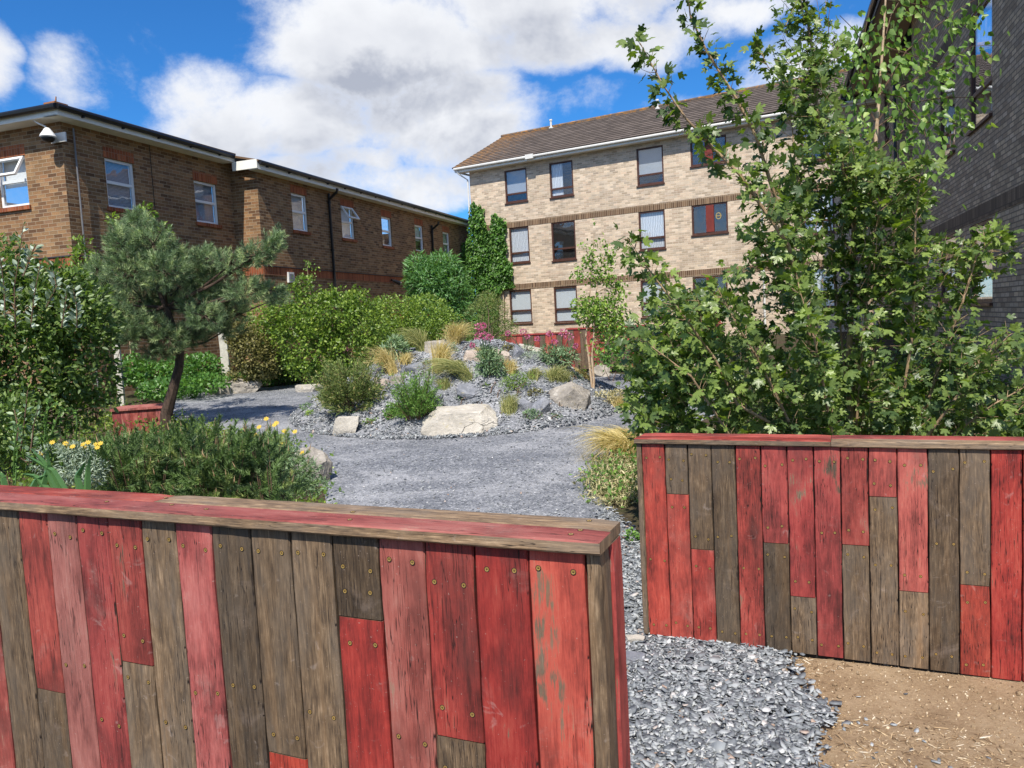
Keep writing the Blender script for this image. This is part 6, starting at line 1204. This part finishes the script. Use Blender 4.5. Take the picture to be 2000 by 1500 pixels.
valerian('tall valerian with big pink flower heads near the top centre of the mound', 955, 738, [(955, 705, 28, 26), (940, 720, 16, 20), (975, 722, 18, 16), (950, 690, 16, 14)], [(936, 638, 7), (940, 648, 6), (934, 657, 7), (946, 656, 8), (956, 660, 6), (922, 674, 4), (944, 636, 5)])
valerian('valerian with two tall pink heads in front of the low plank wall', 1090, 725, [(1090, 700, 26, 20), (1075, 690, 18, 16), (1110, 695, 18, 18)], [(1075, 652, 6), (1100, 650, 7), (1112, 657, 7), (1083, 668, 5), (1124, 676, 4)])
valerian('valerian behind the summit with three pink heads against the hedge', 808, 668, [(808, 655, 22, 14), (830, 655, 16, 16), (795, 660, 14, 12)], [(774, 627, 5), (796, 620, 5), (795, 629, 6), (833, 622, 4), (818, 632, 4)], .06)
valerian('small valerian with single pink heads left of the heather bush', 640, 745, [(634, 735, 12, 10)], [(631, 714, 5), (680, 682, 4)], .05)
valerian('thin valerian with faded pink heads at the low wall behind the mound', 1030, 690, [(1030, 682, 14, 10)], [(1022, 648, 5), (1030, 658, 4), (992, 651, 4), (1050, 662, 4)], .05)
# ground cover by the path on the right and along the edges
def cover(name, label, poly, n, m, size, tpl=LANCE, hgt=.10, f=terr):
    q = in_poly(n, poly, .15); x, y = q.T; P = np.stack([x, y, f(x, y) + rg.random(n) ** 1.7 * hgt * (1 + fbm(np.stack([x, y, 0 * x], -1), 2.5, 3))], -1); k = fbm(P, 1.9, 3) > -.28; P = P[k]; n = len(P)
    o = cloud(name, tpl, P, rg.normal(size=(n, 3)) + [0, 0, .6], rg.normal(size=(n, 3)) + [0, 0, .8], size * rg.uniform(.5, 1.3, n), m, None); meta(o, label, None, None, 'stuff'); return o
cp1 = [gp(1165, 905), gp(1235, 880), gp(1262, 960), gp(1262, 1020), gp(1205, 1000), gp(1160, 975), gp(1148, 950)]
cover('dry_ground_cover', 'dry matted ground cover with green sprigs by the right-hand wall', cp1, 4200, L_dry, .055, LANCE, .07, lambda x, y: gz(x, y)); cover('green_sprigs', 'small green sprigs among the dry ground cover', cp1, 900, L_fern, .045, SMALL, .16, lambda x, y: gz(x, y))
bdl = [gp(230, 800), gp(330, 815), gp(400, 832), gp(480, 855), gp(560, 872), gp(630, 905), gp(640, 965), (-1.2, 4.6), (-4, 4.6), (-6.5, 9)]
cover('bed_ground_cover', 'low green ground cover in the bed behind the near wall', bdl, 15000, L_hedge, .05, SMALL, .16, lambda x, y: gz(x, y))
bdf = [(-8.2, 15.6), gp(300, 768), gp(420, 762), gp(520, 755), gp(640, 743), gp(760, 732), (-2.5, 19), (-5.5, 18.5)]
cover('border_ground_cover', 'leafy ground cover along the foot of the hedge', bdf, 9000, L_ivy, .07, BROAD, .25, lambda x, y: gz(x, y))
bdb = [gp(900, 728), gp(1060, 726), gp(1200, 728), gp(1262, 712), (5.5, 24), (0, 29), (-2.4, 24)]
cover('back_ground_cover', 'low planting in front of the apartment block', bdb, 9000, L_hedge, .07, BROAD, .3, lambda x, y: gz(x, y))
bdr = [(1.4, 4.6), (6.4, 3.6), (8, 9), (9.0, 14), (6.5, 15), (2.2, 8), (1.6, 6)]
cover('right_bed_cover', 'dark low leaves under the maple', bdr, 9000, L_privet, .07, BROAD, .25, lambda x, y: gz(x, y))
bush('broad_shrub', 'dark low shrub at the foot of the shaded wing at the right edge', 'shrub', balls(7.6, [(1960, 850, 70, 40), (1900, 840, 60, 40), (2050, 830, 80, 60)], 240), BROAD, .08, L_privet, gap=.3, base=(4.8, 7.6, .12), stems=4)
bush('broad_shrub', 'dense undergrowth filling the space between the maple stems', 'shrub', balls(7.2, [(1400, 800, 120, 60), (1550, 760, 140, 90), (1700, 780, 120, 80), (1800, 800, 90, 60)], 110), BROAD, .09, L_privet, gap=.2, base=(2.6, 7.2, .12), stems=8)
# edging chips along outer path edge
# more small planting scattered over the mound, each its own plant
gx = 'little self-sown plants among the slate shards'
for (X, Y, k, lab) in [(790, 712, 0, 'little blond grass just left of the dark slate slab'), (870, 762, 1, 'thin green-gold grass right of the bright green bush top'), (940, 700, 0, 'little blond grass left of the flowering valerian'), (1040, 742, 1, 'wispy green-gold grass under the silvery cushion'), (700, 700, 0, 'blond grass rising behind the large heather bush'), (1000, 664, 0, 'pale grass standing on the skyline beside the low plank wall'), (905, 668, 0, 'blond grass at the right end of the summit'), (750, 668, 1, 'green-gold grass on the skyline left of the summit'), (1100, 748, 1, 'green-gold grass leaning over the top of the grey-brown boulder'), (640, 790, 1, 'small olive grass at the left foot of the heather bush')]:
    tuft(lab, X, Y, 26, 26, rnd.uniform(-.4, .4), L_ggrn if k else L_gold, 170, gx)
for (X, Y, rx, ry, T_, sz, m_, lab) in [(860, 745, 16, 8, SMALL, .025, L_sage, 'grey mat beneath the tall blond feather grass'), (965, 770, 16, 7, LANCE, .035, L_fern, 'low green sprawl right of the sedum mat'), (835, 712, 12, 8, LANCE, .04, L_sage, 'grey-green tuft below the summit stone at its left'), (1010, 720, 14, 9, SMALL, .03, L_grey, 'silver mat below the wedge stone'), (690, 720, 16, 12, LANCE, .05, L_yew, 'rusty sprig on top of the heather bush'), (1060, 735, 18, 9, SMALL, .03, L_fern, 'green mat left of the grass mop'), (940, 790, 14, 5, SMALL, .025, L_yew, 'rusty mat on the slate above the cream boulder'), (1120, 735, 18, 9, LANCE, .04, L_sage, 'grey-green plant behind the grey-brown boulder'), (880, 650, 22, 10, LANCE, .05, L_sage, 'grey-green skyline plant behind the summit grasses'), (1065, 680, 22, 12, LANCE, .06, L_pale, 'yellow-green plant before the low plank wall')]:
    mbush(lab, 'plant', X, Y + ry * .6, [(X, Y, rx, ry)], T_, sz, m_, 2400, 'low_plant', gx, stems=2, gap=.25, gf=8, jit=1.2)
